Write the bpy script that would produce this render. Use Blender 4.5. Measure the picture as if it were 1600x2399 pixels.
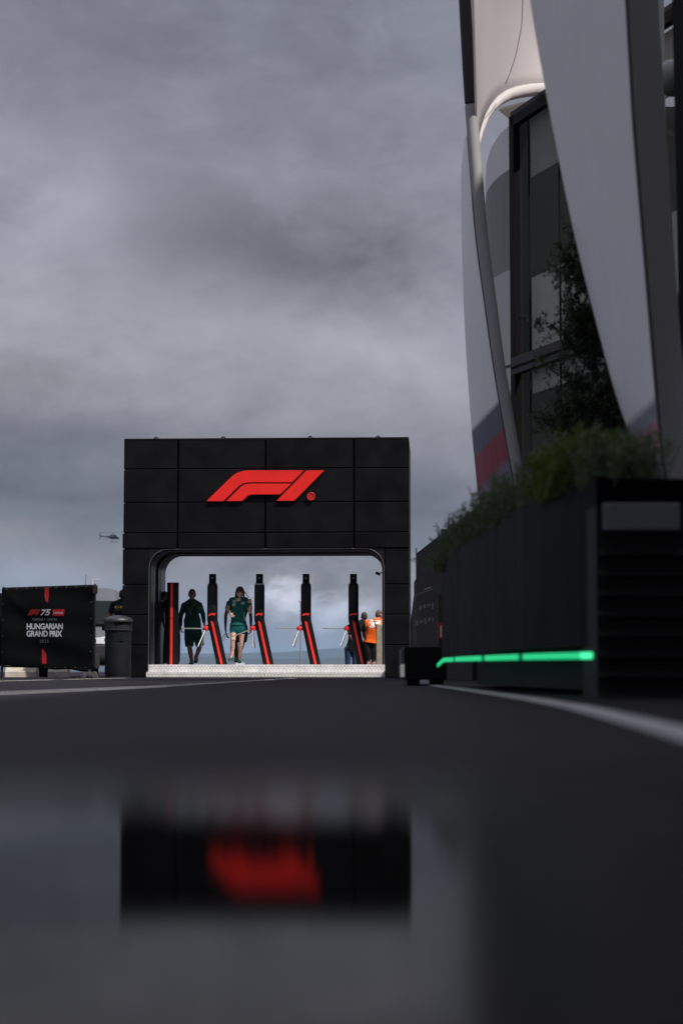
import bpy, bmesh, math, random
import numpy as np
from mathutils import Vector, Matrix
from mathutils.bvhtree import BVHTree
R = math.radians
random.seed(7); rng = np.random.default_rng(7)
for o in list(bpy.data.objects): bpy.data.objects.remove(o)
S = bpy.context.scene; COL = S.collection

# ------------------------------------------------------------------ camera
FPX = 4500.0; CX = 800.0; CY = 1200.0; CAMH = 0.12
PITCH = math.atan(375.0/FPX)
cam = bpy.data.cameras.new('camera'); camo = bpy.data.objects.new('camera', cam); COL.objects.link(camo)
cam.sensor_fit = 'HORIZONTAL'; cam.sensor_width = 24.0; cam.lens = FPX/1600*24.0
camo.location = (0, 0, CAMH); camo.rotation_euler = (math.pi/2+PITCH, 0, 0)
cam.clip_start = 0.02; cam.clip_end = 60000
cam.dof.use_dof = True; cam.dof.focus_distance = 41.3; cam.dof.aperture_fstop = 2.0
S.camera = camo
S.view_settings.view_transform = 'Standard'; S.view_settings.look = 'None'
S.view_settings.exposure = 0.0; S.view_settings.gamma = 1.0
S.cycles.max_bounces = 6; S.cycles.volume_bounces = 0; S.cycles.transparent_max_bounces = 12
S.cycles.use_denoising = True

# ------------------------------------------------------------------ sky and sun
SUN_EL, SUN_AZ = 54.0, 135.0          # azimuth from +Y clockwise: behind the camera, to its right
w = bpy.data.worlds.new('World'); S.world = w; w.use_nodes = True
nt = w.node_tree; N = nt.nodes; L = nt.links; N.clear()
def nd(tree, t, **k):
    n = tree.nodes.new(t)
    for a, b in k.items(): setattr(n, a, b)
    return n
def mth(tree, op, a, b=None, c=None, clamp=False):
    n = nd(tree, 'ShaderNodeMath', operation=op, use_clamp=clamp)
    for i, v in enumerate((a, b, c)):
        if v is None: continue
        if isinstance(v, (int, float)): n.inputs[i].default_value = v
        else: tree.links.new(v, n.inputs[i])
    return n.outputs[0]
def ramp(tree, fac, stops, interp='LINEAR'):
    n = nd(tree, 'ShaderNodeValToRGB'); cr = n.color_ramp; cr.interpolation = interp
    while len(cr.elements) < len(stops): cr.elements.new(0.5)
    for e, (p, c) in zip(cr.elements, stops):
        e.position = p; e.color = (c[0], c[1], c[2], 1) if not isinstance(c, (int, float)) else (c, c, c, 1)
    tree.links.new(fac, n.inputs[0]); return n.outputs[0]
def lin(*c): return tuple(((v/255)/12.92 if v/255 <= .04045 else (((v/255)+.055)/1.055)**2.4) for v in c)
tc = nd(nt, 'ShaderNodeTexCoord'); sep = nd(nt, 'ShaderNodeSeparateXYZ'); L.new(tc.outputs['Generated'], sep.inputs[0])
mp = nd(nt, 'ShaderNodeMapping'); mp.inputs['Scale'].default_value = (1.0, 1.0, 1.75); L.new(tc.outputs['Generated'], mp.inputs[0])
def noise(tree, vec, scale, detail=5, rough=.5, dist=0.0, off=None):
    n = nd(tree, 'ShaderNodeTexNoise'); n.inputs['Scale'].default_value = scale
    n.inputs['Detail'].default_value = detail; n.inputs['Roughness'].default_value = rough; n.inputs['Distortion'].default_value = dist
    if off is not None:
        m = nd(tree, 'ShaderNodeMapping'); m.inputs['Location'].default_value = off
        tree.links.new(vec, m.inputs[0]); vec = m.outputs[0]
    if vec is not None: tree.links.new(vec, n.inputs['Vector'])
    return n.outputs[0]
V = mp.outputs[0]
n1 = noise(nt, V, 8.5, 8, .55, .35, (3.1, .7, 1.3)); n2 = noise(nt, V, 21, 9, .6, .35, (8.1, 2.7, 4.3)); n3 = noise(nt, V, 3.2, 3, .5, 0, (1.2, 5.7, 2.3))
n4 = noise(nt, V, 48, 6, .6, .6, (2.2, 9.1, .4)); n5 = noise(nt, V, 60, 6, .6, .3, (7.2, 1.1, 5.4))
zz = mth(nt, 'ADD', sep.outputs[2], mth(nt, 'MULTIPLY', mth(nt, 'SUBTRACT', n1, .5), .085))
zz = mth(nt, 'ADD', zz, mth(nt, 'MULTIPLY', sep.outputs[0], .10))
base = ramp(nt, mth(nt, 'MULTIPLY', zz, 1.6), [
    (0.00, lin(136, 148, 168)), (.030*1.6, lin(142, 147, 162)), (.050*1.6, lin(152, 150, 158)), (.066*1.6, lin(128, 132, 144)),
    (.085*1.6, lin(108, 110, 122)), (.108*1.6, lin(128, 128, 139)), (.135*1.6, lin(155, 154, 163)), (.165*1.6, lin(164, 162, 172)),
    (.190*1.6, lin(153, 152, 163)), (.215*1.6, lin(144, 144, 155)), (.26*1.6, lin(147, 147, 159)), (.30*1.6, lin(139, 140, 152)),
    (.35*1.6, lin(131, 133, 145)), (.5*1.6, lin(140, 142, 153)), (1.0, lin(165, 167, 176))])
# soft lighter and darker cloud masses, each round one direction of the sky
def blob(px, py, rad, amp, sx=1.0):
    v = (CY-py)/FPX; u = (px-CX)/FPX
    d = Vector((u, math.cos(PITCH)-v*math.sin(PITCH), math.sin(PITCH)+v*math.cos(PITCH))).normalized()
    dx = mth(nt, 'MULTIPLY', mth(nt, 'SUBTRACT', sep.outputs[0], d.x), 1/(rad*sx)); dy = mth(nt, 'MULTIPLY', mth(nt, 'SUBTRACT', sep.outputs[2], d.z), 1/rad)
    dx = mth(nt, 'ADD', dx, mth(nt, 'MULTIPLY', mth(nt, 'SUBTRACT', n2, .5), 1.6)); dy = mth(nt, 'ADD', dy, mth(nt, 'MULTIPLY', mth(nt, 'SUBTRACT', n1, .5), 1.6))
    if rad < .0125 and py > 1300: dx = mth(nt, 'ADD', dx, mth(nt, 'MULTIPLY', mth(nt, 'SUBTRACT', n4, .5), 2.6)); dy = mth(nt, 'ADD', dy, mth(nt, 'MULTIPLY', mth(nt, 'SUBTRACT', n5, .5), 2.6))
    r2 = mth(nt, 'ADD', mth(nt, 'MULTIPLY', dx, dx), mth(nt, 'MULTIPLY', dy, dy))
    g = mth(nt, 'POWER', 2.718, mth(nt, 'MULTIPLY', r2, -1.0))
    g = mth(nt, 'MULTIPLY', g, mth(nt, 'GREATER_THAN', sep.outputs[1], 0.0))
    return mth(nt, 'MULTIPLY', g, amp)
tot = None
for b in [(195, 480, .020, .30, 1.2), (110, 560, .045, .14, 1.2), (560, 560, .036, -.28, 1.7), (820, 650, .026, -.24, 1.5), (520, 810, .026, .12, 1.6), (1010, 830, .028, .14, 1.3), (760, 760, .016, .10, 2.4), (40, 930, .03, -.2, 1.0), (220, 60, .04, -.10, 1.6), (800, 130, .03, -.07, 1.0), (1020, 90, .04, .10, 1.0), (620, 250, .035, .05, 1.2), (380, 1000, .02, -.08, 2),
          (30, 1250, .018, -.12, 2.5), (120, 1355, .013, .28, 2.4), (668, 1392, .0095, 1.5, 1.4), (800, 1428, .0085, 1.1, 2.2), (745, 1383, .006, -.5, 1.6), (640, 1325, .011, -.28, 3), (880, 1360, .008, -.2, 2), (480, 1480, .01, -.15, 2), (1010, 1180, .03, -.08, 1.5),
          (250, 1290, .012, -.2, 3), (640, 1330, .010, -.06, 3)]:
    v = blob(*b); tot = v if tot is None else mth(nt, 'ADD', tot, v)
fine = mth(nt, 'ADD', mth(nt, 'MULTIPLY', mth(nt, 'SUBTRACT', n4, .5), .16), mth(nt, 'ADD', mth(nt, 'MULTIPLY', mth(nt, 'SUBTRACT', n2, .5), .60), mth(nt, 'MULTIPLY', mth(nt, 'SUBTRACT', n3, .5), .30)))
gain = mth(nt, 'ADD', mth(nt, 'ADD', tot, fine), .93)
zen = mth(nt, 'MULTIPLY', mth(nt, 'SMOOTH_MAX', mth(nt, 'SUBTRACT', sep.outputs[2], .38), 0.0, .05), 2.2)   # an overcast sky is brightest overhead
gain = mth(nt, 'MAXIMUM', mth(nt, 'ADD', gain, zen), .3)
vm = nd(nt, 'ShaderNodeVectorMath', operation='SCALE'); L.new(base, vm.inputs[0]); L.new(gain, vm.inputs['Scale'])
sky = nd(nt, 'ShaderNodeTexSky'); sky.sky_type = 'NISHITA'; sky.sun_disc = False
sky.sun_elevation = R(SUN_EL); sky.sun_rotation = R(SUN_AZ)
bgs = nd(nt, 'ShaderNodeBackground'); L.new(sky.outputs[0], bgs.inputs[0]); bgs.inputs[1].default_value = 0.05
bgc = nd(nt, 'ShaderNodeBackground'); L.new(vm.outputs[0], bgc.inputs[0]); bgc.inputs[1].default_value = 1.0
mx = nd(nt, 'ShaderNodeMixShader'); mx.inputs[0].default_value = .95; L.new(bgs.outputs[0], mx.inputs[1]); L.new(bgc.outputs[0], mx.inputs[2])
wo = nd(nt, 'ShaderNodeOutputWorld'); L.new(mx.outputs[0], wo.inputs[0])
w.cycles.sampling_method = 'MANUAL'; w.cycles.sample_map_resolution = 1024

sl = bpy.data.lights.new('sun', 'SUN'); so = bpy.data.objects.new('sun', sl); COL.objects.link(so)
sl.energy = 5.0; sl.angle = R(.6); sl.color = (1.0, .94, .86)
az = R(SUN_AZ); el = R(SUN_EL)
sdir = Vector((math.sin(az)*math.cos(el), math.cos(az)*math.cos(el), math.sin(el)))
so.rotation_euler = sdir.to_track_quat('Z', 'Y').to_euler()

# ------------------------------------------------------------------ helpers
def ray(px, py):
    u = (px-CX)/FPX; v = (CY-py)/FPX
    return Vector((u, math.cos(PITCH)-v*math.sin(PITCH), math.sin(PITCH)+v*math.cos(PITCH)))
CO = Vector((0, 0, CAMH))
def P(px, py, Y): d = ray(px, py); return CO+d*(Y/d.y)
def PZ(px, py, z=0): d = ray(px, py); return CO+d*((z-CAMH)/d.z)
def PP(px, py, p0, n): d = ray(px, py); return CO+d*((p0-CO).dot(n)/d.dot(n))

MATS = {}
def mat(name, col, rough=.6, metal=0.0, var=0.0, vscale=3.0, bump=0.0, bscale=40.0, spec=.5, emit=None, es=0.0, coat=0.0, trans=0.0, vdetail=5):
    if name in MATS: return MATS[name]
    m = bpy.data.materials.new(name); m.use_nodes = True; t = m.node_tree; b = t.nodes['Principled BSDF']
    b.inputs['Base Color'].default_value = (*col, 1); b.inputs['Roughness'].default_value = rough; b.inputs['Metallic'].default_value = metal
    b.inputs['Specular IOR Level'].default_value = spec; b.inputs['Coat Weight'].default_value = coat; b.inputs['Coat Roughness'].default_value = .08
    tcn = nd(t, 'ShaderNodeTexCoord')
    if var > 0:
        nn = noise(t, tcn.outputs['Object'], vscale, vdetail, .6)
        lo = tuple(c*(1-var) for c in col); hi = tuple(min(1, c*(1+var)) for c in col)
        t.links.new(ramp(t, nn, [(.3, lo), (.7, hi)]), b.inputs['Base Color'])
        t.links.new(mth(t, 'ADD', mth(t, 'MULTIPLY', nn, .3*var+.1), rough-.05-.15*var, clamp=True), b.inputs['Roughness'])
    if bump > 0:
        bn = nd(t, 'ShaderNodeBump'); bn.inputs['Strength'].default_value = bump; bn.inputs['Distance'].default_value = .01
        t.links.new(noise(t, tcn.outputs['Object'], bscale, 4, .6), bn.inputs['Height']); t.links.new(bn.outputs[0], b.inputs['Normal'])
    if emit: b.inputs['Emission Color'].default_value = (*emit, 1); b.inputs['Emission Strength'].default_value = es
    if trans > 0:
        tr = nd(t, 'ShaderNodeBsdfTranslucent'); tr.inputs[0].default_value = (*col, 1)
        ms = nd(t, 'ShaderNodeMixShader'); ms.inputs[0].default_value = trans
        t.links.new(b.outputs[0], ms.inputs[1]); t.links.new(tr.outputs[0], ms.inputs[2]); t.links.new(ms.outputs[0], t.nodes['Material Output'].inputs[0])
    MATS[name] = m; return m

WM = {}      # world matrices of the things and parts, by object name
def tag(o, label=None, cat=None, group=None, kind=None):
    for k, v in (('label', label), ('category', cat), ('group', group), ('kind', kind)):
        if v: o[k] = v
    return o
def thing(name, loc, label, cat, group=None, rz=0.0, kind=None):
    o = bpy.data.objects.new(name, None); COL.objects.link(o); o.empty_display_size = .2
    o.location = loc; o.rotation_euler = (0, 0, rz); WM[o.name] = Matrix.Translation(Vector(loc)) @ Matrix.Rotation(rz, 4, 'Z')
    return tag(o, label, cat, group, kind)
def link(name, me, m, parent=None, origin=None, smooth=False, world=True):
    """mesh me is in world coordinates (or in the parent's when world is False)"""
    o = bpy.data.objects.new(name, me); COL.objects.link(o)
    PWm = WM[parent.name] if parent else Matrix.Identity(4)
    Lm = Matrix.Translation(Vector(origin)) if origin is not None else Matrix.Identity(4)   # origin is in the parent's frame
    if world: me.transform((PWm @ Lm).inverted())
    elif origin is not None: me.transform(Lm.inverted())
    if parent: o.parent = parent
    if origin is not None: o.location = origin
    WM[o.name] = PWm @ Lm
    if m: me.materials.append(m)
    if smooth:
        me.shade_smooth() if smooth == 'all' else me.polygons.foreach_set('use_smooth', [True]*len(me.polygons))
        if smooth != 'all':
            try: me.set_sharp_from_angle(angle=R(38))
            except Exception: pass
    return o

class MB:
    def __init__(s): s.v = []; s.f = []
    def add(s, vs, fs): b = len(s.v); s.v += [tuple(x) for x in vs]; s.f += [tuple(b+i for i in q) for q in fs]; return s
    def hexa(s, p):   # 8 points: bottom 4 (ccw), top 4
        return s.add(p, [(3,2,1,0),(4,5,6,7),(0,1,5,4),(1,2,6,5),(2,3,7,6),(3,0,4,7)])
    def box(s, x0, x1, y0, y1, z0, z1, M=None):
        p = [Vector(q) for q in ((x0,y0,z0),(x1,y0,z0),(x1,y1,z0),(x0,y1,z0),(x0,y0,z1),(x1,y0,z1),(x1,y1,z1),(x0,y1,z1))]
        if M: p = [M @ q for q in p]
        return s.hexa(p)
    def cbox(s, x0, x1, y0, y1, z0, z1, c=.01, M=None):   # box with chamfered vertical and horizontal edges
        bm = bmesh.new(); bmesh.ops.create_cube(bm, size=1)
        for q in bm.verts: q.co = Vector((x0+(q.co.x+.5)*(x1-x0), y0+(q.co.y+.5)*(y1-y0), z0+(q.co.z+.5)*(z1-z0)))
        bmesh.ops.bevel(bm, geom=list(bm.edges), offset=c, segments=2, profile=.5, affect='EDGES')
        bm.verts.index_update(); vs = [(M @ q.co if M else q.co) for q in bm.verts]; fs = [[q.index for q in f.verts] for f in bm.faces]; bm.free()
        return s.add(vs, fs)
    def loft(s, rings, cap=True, closed=True):
        n = len(rings[0]); b = len(s.v)
        for r in rings: s.v += [tuple(x) for x in r]
        for i in range(len(rings)-1):
            for j in range(n if closed else n-1):
                k = (j+1) % n; s.f.append((b+i*n+j, b+i*n+k, b+(i+1)*n+k, b+(i+1)*n+j))
        if cap and closed:
            s.f.append(tuple(b+j for j in reversed(range(n)))); s.f.append(tuple(b+(len(rings)-1)*n+j for j in range(n)))
        return s
    def tube(s, pts, rad, n=12, cap=True):
        pts = [Vector(p) for p in pts]; rs = rad if isinstance(rad, (list, tuple)) else [rad]*len(pts)
        rings = []; up = None
        for i, p in enumerate(pts):
            t = (pts[min(i+1, len(pts)-1)]-pts[max(i-1, 0)]).normalized()
            if up is None: up = t.orthogonal().normalized()
            up = (up-t*up.dot(t)).normalized(); sd = t.cross(up)
            rings.append([p+(up*math.cos(a)+sd*math.sin(a))*rs[i] for a in [2*math.pi*k/n for k in range(n)]])
        return s.loft(rings, cap)
    def sphere(s, c, r, M=None, seg=14, rg=9):
        c = Vector(c); r = r if isinstance(r, (tuple, list)) else (r, r, r); vs = []; fs = []
        for i in range(rg+1):
            th = math.pi*i/rg
            for j in range(seg):
                ph = 2*math.pi*j/seg; q = Vector((r[0]*math.sin(th)*math.cos(ph), r[1]*math.sin(th)*math.sin(ph), r[2]*math.cos(th)))
                vs.append(c+(M @ q if M else q))
        for i in range(rg):
            for j in range(seg): k = (j+1) % seg; fs.append((i*seg+j, (i+1)*seg+j, (i+1)*seg+k, i*seg+k))
        return s.add(vs, fs)
    def cap(s, p0, p1, r0, r1, n=14):   # tapered capsule
        p0 = Vector(p0); p1 = Vector(p1); s.tube([p0, p1], [r0, r1], n); s.sphere(p0, r0*.999, seg=n); s.sphere(p1, r1*.999, seg=n); return s
    def prism(s, pts, off):   # planar outline extruded by vector off
        n = len(pts); off = Vector(off); q = [Vector(p) for p in pts]; b = len(s.v)
        s.v += [tuple(x) for x in q]+[tuple(x+off) for x in q]
        s.f.append(tuple(b+i for i in range(n))); s.f.append(tuple(b+n+i for i in reversed(range(n))))
        for i in range(n): k = (i+1) % n; s.f.append((b+k, b+i, b+n+i, b+n+k))
        return s
    def mesh(s, name, recalc=True, tri=False, merge=True):
        me = bpy.data.meshes.new(name); me.from_pydata(s.v, [], s.f); me.update()
        bm = bmesh.new(); bm.from_mesh(me)
        if merge: bmesh.ops.remove_doubles(bm, verts=bm.verts, dist=1e-6)
        big = [f for f in bm.faces if len(f.verts) > 4]
        if big: bmesh.ops.triangulate(bm, faces=big)
        if recalc: bmesh.ops.recalc_face_normals(bm, faces=bm.faces)
        bm.to_mesh(me); bm.free(); return me
    def build(s, name, m, parent=None, **k):
        rec = k.pop('recalc', True); return link(name, s.mesh(name, rec), m, parent, **k)

def remesh(mb, name, voxel, smooth=3):
    me = mb.mesh(name, merge=False); o = bpy.data.objects.new('tmp', me); COL.objects.link(o)
    r = o.modifiers.new('r', 'REMESH'); r.mode = 'VOXEL'; r.voxel_size = voxel
    if smooth: sm = o.modifiers.new('s', 'SMOOTH'); sm.iterations = smooth; sm.factor = .5
    dg = bpy.context.evaluated_depsgraph_get(); dg.update()
    out = bpy.data.meshes.new_from_object(o.evaluated_get(dg)); out.name = name
    bpy.data.objects.remove(o); bpy.data.meshes.remove(me); return out
def rounded(pts, radii, seg=6):
    out = []; n = len(pts)
    for i in range(n):
        p = Vector(pts[i]); a = Vector(pts[i-1]); b = Vector(pts[(i+1) % n]); r = radii[i] if isinstance(radii, (list, tuple)) else radii
        if r <= 0: out.append(p); continue
        p0 = p+(a-p).normalized()*r; p1 = p+(b-p).normalized()*r
        for k in range(seg+1): t = k/seg; out.append(p0*(1-t)**2+p*2*t*(1-t)+p1*t*t)
    return out
def text_mesh(s, bold=0.0, shear=0.0, spacing=1.0):
    c = bpy.data.curves.new('t', 'FONT'); c.body = s; c.offset = bold; c.shear = shear; c.resolution_u = 3; c.space_character = spacing
    o = bpy.data.objects.new('t', c); COL.objects.link(o); dg = bpy.context.evaluated_depsgraph_get(); dg.update()
    me = bpy.data.meshes.new_from_object(o.evaluated_get(dg)); bpy.data.objects.remove(o)
    vs = [v.co.copy() for v in me.vertices]; fs = [tuple(p.vertices) for p in me.polygons]; bpy.data.meshes.remove(me)
    x0 = min(v.x for v in vs); x1 = max(v.x for v in vs); y0 = min(v.y for v in vs); y1 = max(v.y for v in vs)
    return [((v.x-x0)/(x1-x0), (v.y-y0)/(y1-y0)) for v in vs], fs
def text_on(name, s, quad, n, m, parent, off=.004, **k):
    """quad: world points bottom left, bottom right, top left"""
    vs, fs = text_mesh(s, **k); o, r, t = quad
    mb = MB(); mb.add([o+(r-o)*a+(t-o)*b+n*off for a, b in vs], fs); return mb.build(name, m, parent, recalc=False)

def decal(target, shapes, m, parent, name='print', off=.006, each=False):
    if each:
        for sh in shapes: decal(target, [sh], m, parent, name, off)
        return

    # shapes: list of (verts in photo px, faces); each vertex is laid onto the target's surface
    me = target.data; Mw = WM[target.name]; bvh = BVHTree.FromPolygons([Mw @ v.co for v in me.vertices], [tuple(p.vertices) for p in me.polygons])
    mb_ = MB()
    for vs, fs in shapes:
        pts = []
        for (x, y) in vs:
            d = ray(x, y).normalized(); h = bvh.ray_cast(CO, d)
            pts.append(h[0]-d*off if h[0] is not None else None)
        good = [p for p in pts if p is not None]
        if not good: continue
        fb = sum((p.y for p in good))/len(good)
        pts = [p if p is not None else P(x, y, fb) for p, (x, y) in zip(pts, vs)]
        mb_.add(pts, fs)
    if mb_.v: return mb_.build(name, m, parent, recalc=False)
# ------------------------------------------------------------------ materials
black_clad = mat('charcoal cladding panel', (.0055, .0055, .0066), .45, var=.5, vscale=1.6, spec=.13, bump=.15, bscale=3)
black_core = mat('black frame paint', (.0035, .0035, .0042), .6, spec=.15)
liner_mat = mat('black rubber liner', (.007, .006, .007), .35, spec=.5)
chrome = mat('brushed chrome', (.38, .38, .39), .35, .7)
dchrome = mat('dull steel', (.35, .35, .36), .35, 1.0)
red_paint = mat('red sign face', (.80, .014, .009), .45, var=.06)
red_gloss = mat('glossy red enamel', (.65, .012, .015), .15, coat=.6)
red_vinyl = mat('red vinyl stripe', (.75, .03, .018), .4)
red_dark = mat('red printed ink', (.40, .006, .008), .6, var=.1)
white_ink = mat('white printed ink', (.62, .62, .68), .6, var=.08)
grey_ink = mat('grey printed ink', (.25, .25, .27), .6)
black_gloss = mat('black powder coat', (.0035, .0035, .0045), .42, spec=.25, var=.1)
alu = mat('aluminium tread plate', (.66, .65, .65), .5, .25, var=.16, vscale=5, bump=.3, bscale=25); alu_glint = mat('tread plate bars with painted highlights', (.92, .90, .90), .4, .1)  # bars lighter than the plate: their highlights are put into the colour
banner_m = mat('black mesh banner cloth', (.003, .0033, .0035), .75, var=.25, vscale=6, bump=.25, bscale=9, spec=.12)
concrete = mat('pale concrete', (.42, .38, .33), .9, var=.25, vscale=9, bump=.4, bscale=60)
concrete2 = mat('weathered beige concrete', (.34, .30, .24), .9, var=.3, vscale=7, bump=.4, bscale=50)
grey_plastic = mat('slate grey plastic', (.0085, .0095, .012), .6, var=.2, vscale=5, spec=.2, bump=.1, bscale=120)
slot_m = mat('dark bin opening', (.004, .004, .005), .8)

# ------------------------------------------------------------------ ground
def ground_mat():
    m = bpy.data.materials.new('wet asphalt'); m.use_nodes = True; t = m.node_tree; b = t.nodes['Principled BSDF']
    tcn = nd(t, 'ShaderNodeTexCoord'); sp = nd(t, 'ShaderNodeSeparateXYZ'); o = tcn.outputs['Object']; t.links.new(o, sp.inputs[0])
    nl = noise(t, o, .9, 4, .6); nf = noise(t, o, 160, 3, .6); nm = noise(t, o, 9, 4, .6)
    # standing water left on the paving close to the camera, with an uneven shore
    yy = mth(t, 'ADD', sp.outputs[1], mth(t, 'MULTIPLY', mth(t, 'SUBTRACT', nl, .5), .8))
    wet = nd(t, 'ShaderNodeMapRange'); wet.interpolation_type = 'SMOOTHSTEP'; t.links.new(yy, wet.inputs[0])
    for i, v in zip((1, 2, 3, 4), (1.42, 2.6, 1.0, 0.0)): wet.inputs[i].default_value = v
    sr = nd(t, 'ShaderNodeMapRange'); sr.interpolation_type = 'SMOOTHSTEP'; t.links.new(mth(t, 'SUBTRACT', mth(t, 'ADD', sp.outputs[0], mth(t, 'MULTIPLY', mth(t, 'SUBTRACT', nm, .5), .02)), mth(t, 'MULTIPLY', sp.outputs[1], .065)), sr.inputs[0])
    for i, v in zip((1, 2, 3, 4), (-.03, .09, 1.0, .18)): sr.inputs[i].default_value = v
    wet = mth(t, 'MULTIPLY', wet.outputs[0], sr.outputs[0])
    dry = ramp(t, mth(t, 'ADD', mth(t, 'MULTIPLY', nl, .5), mth(t, 'MULTIPLY', nm, .5)), [(.3, (.012, .0105, .0145)), (.7, (.023, .0205, .027))])
    mc = nd(t, 'ShaderNodeMix', data_type='RGBA'); t.links.new(wet, mc.inputs[0]); t.links.new(dry, mc.inputs[6]); mc.inputs[7].default_value = (.0015, .0014, .0018, 1)
    t.links.new(mc.outputs[2], b.inputs['Base Color']); df = nd(t, 'ShaderNodeBsdfDiffuse'); t.links.new(mc.outputs[2], df.inputs[0])
    gls = nd(t, 'ShaderNodeBsdfGlossy'); gls.distribution = 'BECKMANN'; fr_ = nd(t, 'ShaderNodeFresnel'); fr_.inputs[0].default_value = 1.19
    rw = mth(t, 'ADD', mth(t, 'MULTIPLY', nl, .02), .053); rd = mth(t, 'ADD', mth(t, 'MULTIPLY', nm, .2), .30)
    mr = nd(t, 'ShaderNodeMix', data_type='FLOAT'); t.links.new(mth(t, 'POWER', wet, .5), mr.inputs[0]); t.links.new(rd, mr.inputs[2]); t.links.new(rw, mr.inputs[3])
    t.links.new(mr.outputs[0], gls.inputs['Roughness'])
    am = nd(t, 'ShaderNodeMix', data_type='FLOAT'); t.links.new(wet, am.inputs[0]); am.inputs[2].default_value = .09; am.inputs[3].default_value = .64
    fac = mth(t, 'MULTIPLY', am.outputs[0], fr_.outputs[0]); sh = nd(t, 'ShaderNodeMixShader'); t.links.new(fac, sh.inputs[0]); t.links.new(df.outputs[0], sh.inputs[1]); t.links.new(gls.outputs[0], sh.inputs[2])
    t.links.new(sh.outputs[0], t.nodes['Material Output'].inputs[0])
    bn = nd(t, 'ShaderNodeBump'); bn.inputs['Distance'].default_value = .004
    t.links.new(mth(t, 'MULTIPLY', mth(t, 'SUBTRACT', 1.0, wet), .7), bn.inputs['Strength']); t.links.new(nf, bn.inputs['Height']); t.links.new(bn.outputs[0], df.inputs['Normal']); t.links.new(bn.outputs[0], gls.inputs['Normal'])
    return m
g = MB(); g.add([(-14000, -300, 0), (14000, -300, 0), (14000, 14000, 0), (-14000, 14000, 0)], [(0, 1, 2, 3)])
tag(g.build('ground', ground_mat(), recalc=False), kind='structure')

paint = mat('worn white road paint', (.32, .32, .33), .75, var=.35, vscale=14, bump=.3, bscale=90)
paint_y = mat('worn cream road paint', (.50, .47, .38), .75, var=.3, vscale=14, bump=.3, bscale=90)
def ground_line(name, pts, width, m, z=.004):
    pts = [Vector(p) for p in pts]; mb = MB(); rings = []
    for i, p in enumerate(pts):
        t = (pts[min(i+1, len(pts)-1)]-pts[max(i-1, 0)]); nrm = Vector((t.y, -t.x, 0)).normalized()
        rings.append([Vector((p.x, p.y, z))-nrm*width/2, Vector((p.x, p.y, z))+nrm*width/2])
    mb.loft(rings, cap=False, closed=False); return tag(mb.build(name, m, recalc=False), kind='structure')
ground_line('painted_line_right', [tuple(PZ(x, y)) for x, y in ((2600, 2080), (2100, 1880), (1850, 1796), (1700, 1750), (1600, 1722), (1470, 1688), (1346, 1658), (1250, 1641), (1168, 1629), (1090, 1618), (1020, 1608), (985, 1604))], .105, paint)
ground_line('painted_line_left', [(-2.55, 2, 0), (-2.38, 4, 0), (-2.1, 7, 0)] + [tuple(PZ(x, y)) for x, y in ((0, 1627), (180, 1619), (360, 1611), (500, 1602), (600, 1596), (655, 1592.5), (690, 1590.2))], .13, paint)
ground_line('painted_line_far_left', [(-4.55, 20, 0), (-4.36, 24.4, 0), (-4.26, 28.6, 0)], .14, paint_y)
ground_line('painted_line_by_bin', [(-4.24, 29.6, 0), (-4.2, 33, 0), (-4.15, 37.2, 0)], .14, paint_y)

# ------------------------------------------------------------------ far hills
def ridge(name, Y, X0, X1, h, seed, col, n=220):
    r = np.random.default_rng(seed); xs = np.linspace(X0, X1, n); hs = np.zeros(n)
    for k, a in ((1.2, .5), (2.7, .3), (5.3, .16), (11, .08), (23, .04), (47, .02)):
        hs += a*np.sin(xs/(X1-X0)*2*math.pi*k+r.uniform(0, 6.28))
    hs = h*(.78+.35*hs); mb = MB(); rings = []
    for x, hh in zip(xs, hs): rings.append([(x, Y-900, -1), (x, Y-450, hh*.45+r.uniform(-1, 1)*h*.02), (x, Y, hh), (x, Y+600, hh*.6), (x, Y+1400, -1)])
    mb.loft(rings, cap=False, closed=False)
    return tag(mb.build(name, mat(name+' woods', col, .9, var=.3, vscale=.004), smooth=True), kind='structure')
ridge('hills', 7000, -3600, 3600, 72, 4, (.018, .026, .026))
ridge('far_hills', 10500, -5200, 5200, 128, 12, (.02, .028, .03))
tn = thing('white_building', (-262, 5000, 0), 'tiny bright white building low on the plain, beside the walking woman\'s feet', 'building')
MB().box(-275, -252, 4995, 5010, 0, 24).build('wall', mat('white render', (.8, .8, .8), .6), tn)
MB().box(-276, -262, 4994.5, 5011, 24, 29).build('roof', mat('white roof', (.8, .78, .78), .6), tn)

# ------------------------------------------------------------------ gate
GR = -R(2.84)
gc = P(622.5, 1588, 41.0); gc.z = 0
gate = thing('entrance_gate', gc, 'tall black panelled entrance gate with a red racing logo above a wide rounded opening', 'gate', rz=GR)
GM = WM[gate.name]; GMi = GM.inverted(); gn = (GM.to_3x3() @ Vector((0, -1, 0)))
def GL(px, py, ly=0.0):
    p = PP(px, py, GM @ Vector((0, ly, 0)), gn); q = GMi @ p; return q.x, q.z
def GW(x, y, z): return GM @ Vector((x, y, z))
xl = GL(287.5, 1588)[0]; xr = GL(958, 1588)[0]; ztop = GL(622, 1028)[1]
GD = 2.45
xs = [xl] + [GL(p, 1150)[0] for p in (416, 621, 828)] + [xr]
zj = [GL(622, y)[1] for y in (1028, 1098, 1177, 1248.5, 1285.5)]
xil = GL(347.5, 1450)[0]; xir = GL(901, 1450)[0]
zp = [GL(622, y)[1] for y in (1370, 1440.5, 1512)]
cl = MB(); gp = .011
def clad(x0, x1, z0, z1, dy=0.0): cl.cbox(x0+gp, x1-gp, -.03-dy, .02, z0+gp, z1-gp, .008)
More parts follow.
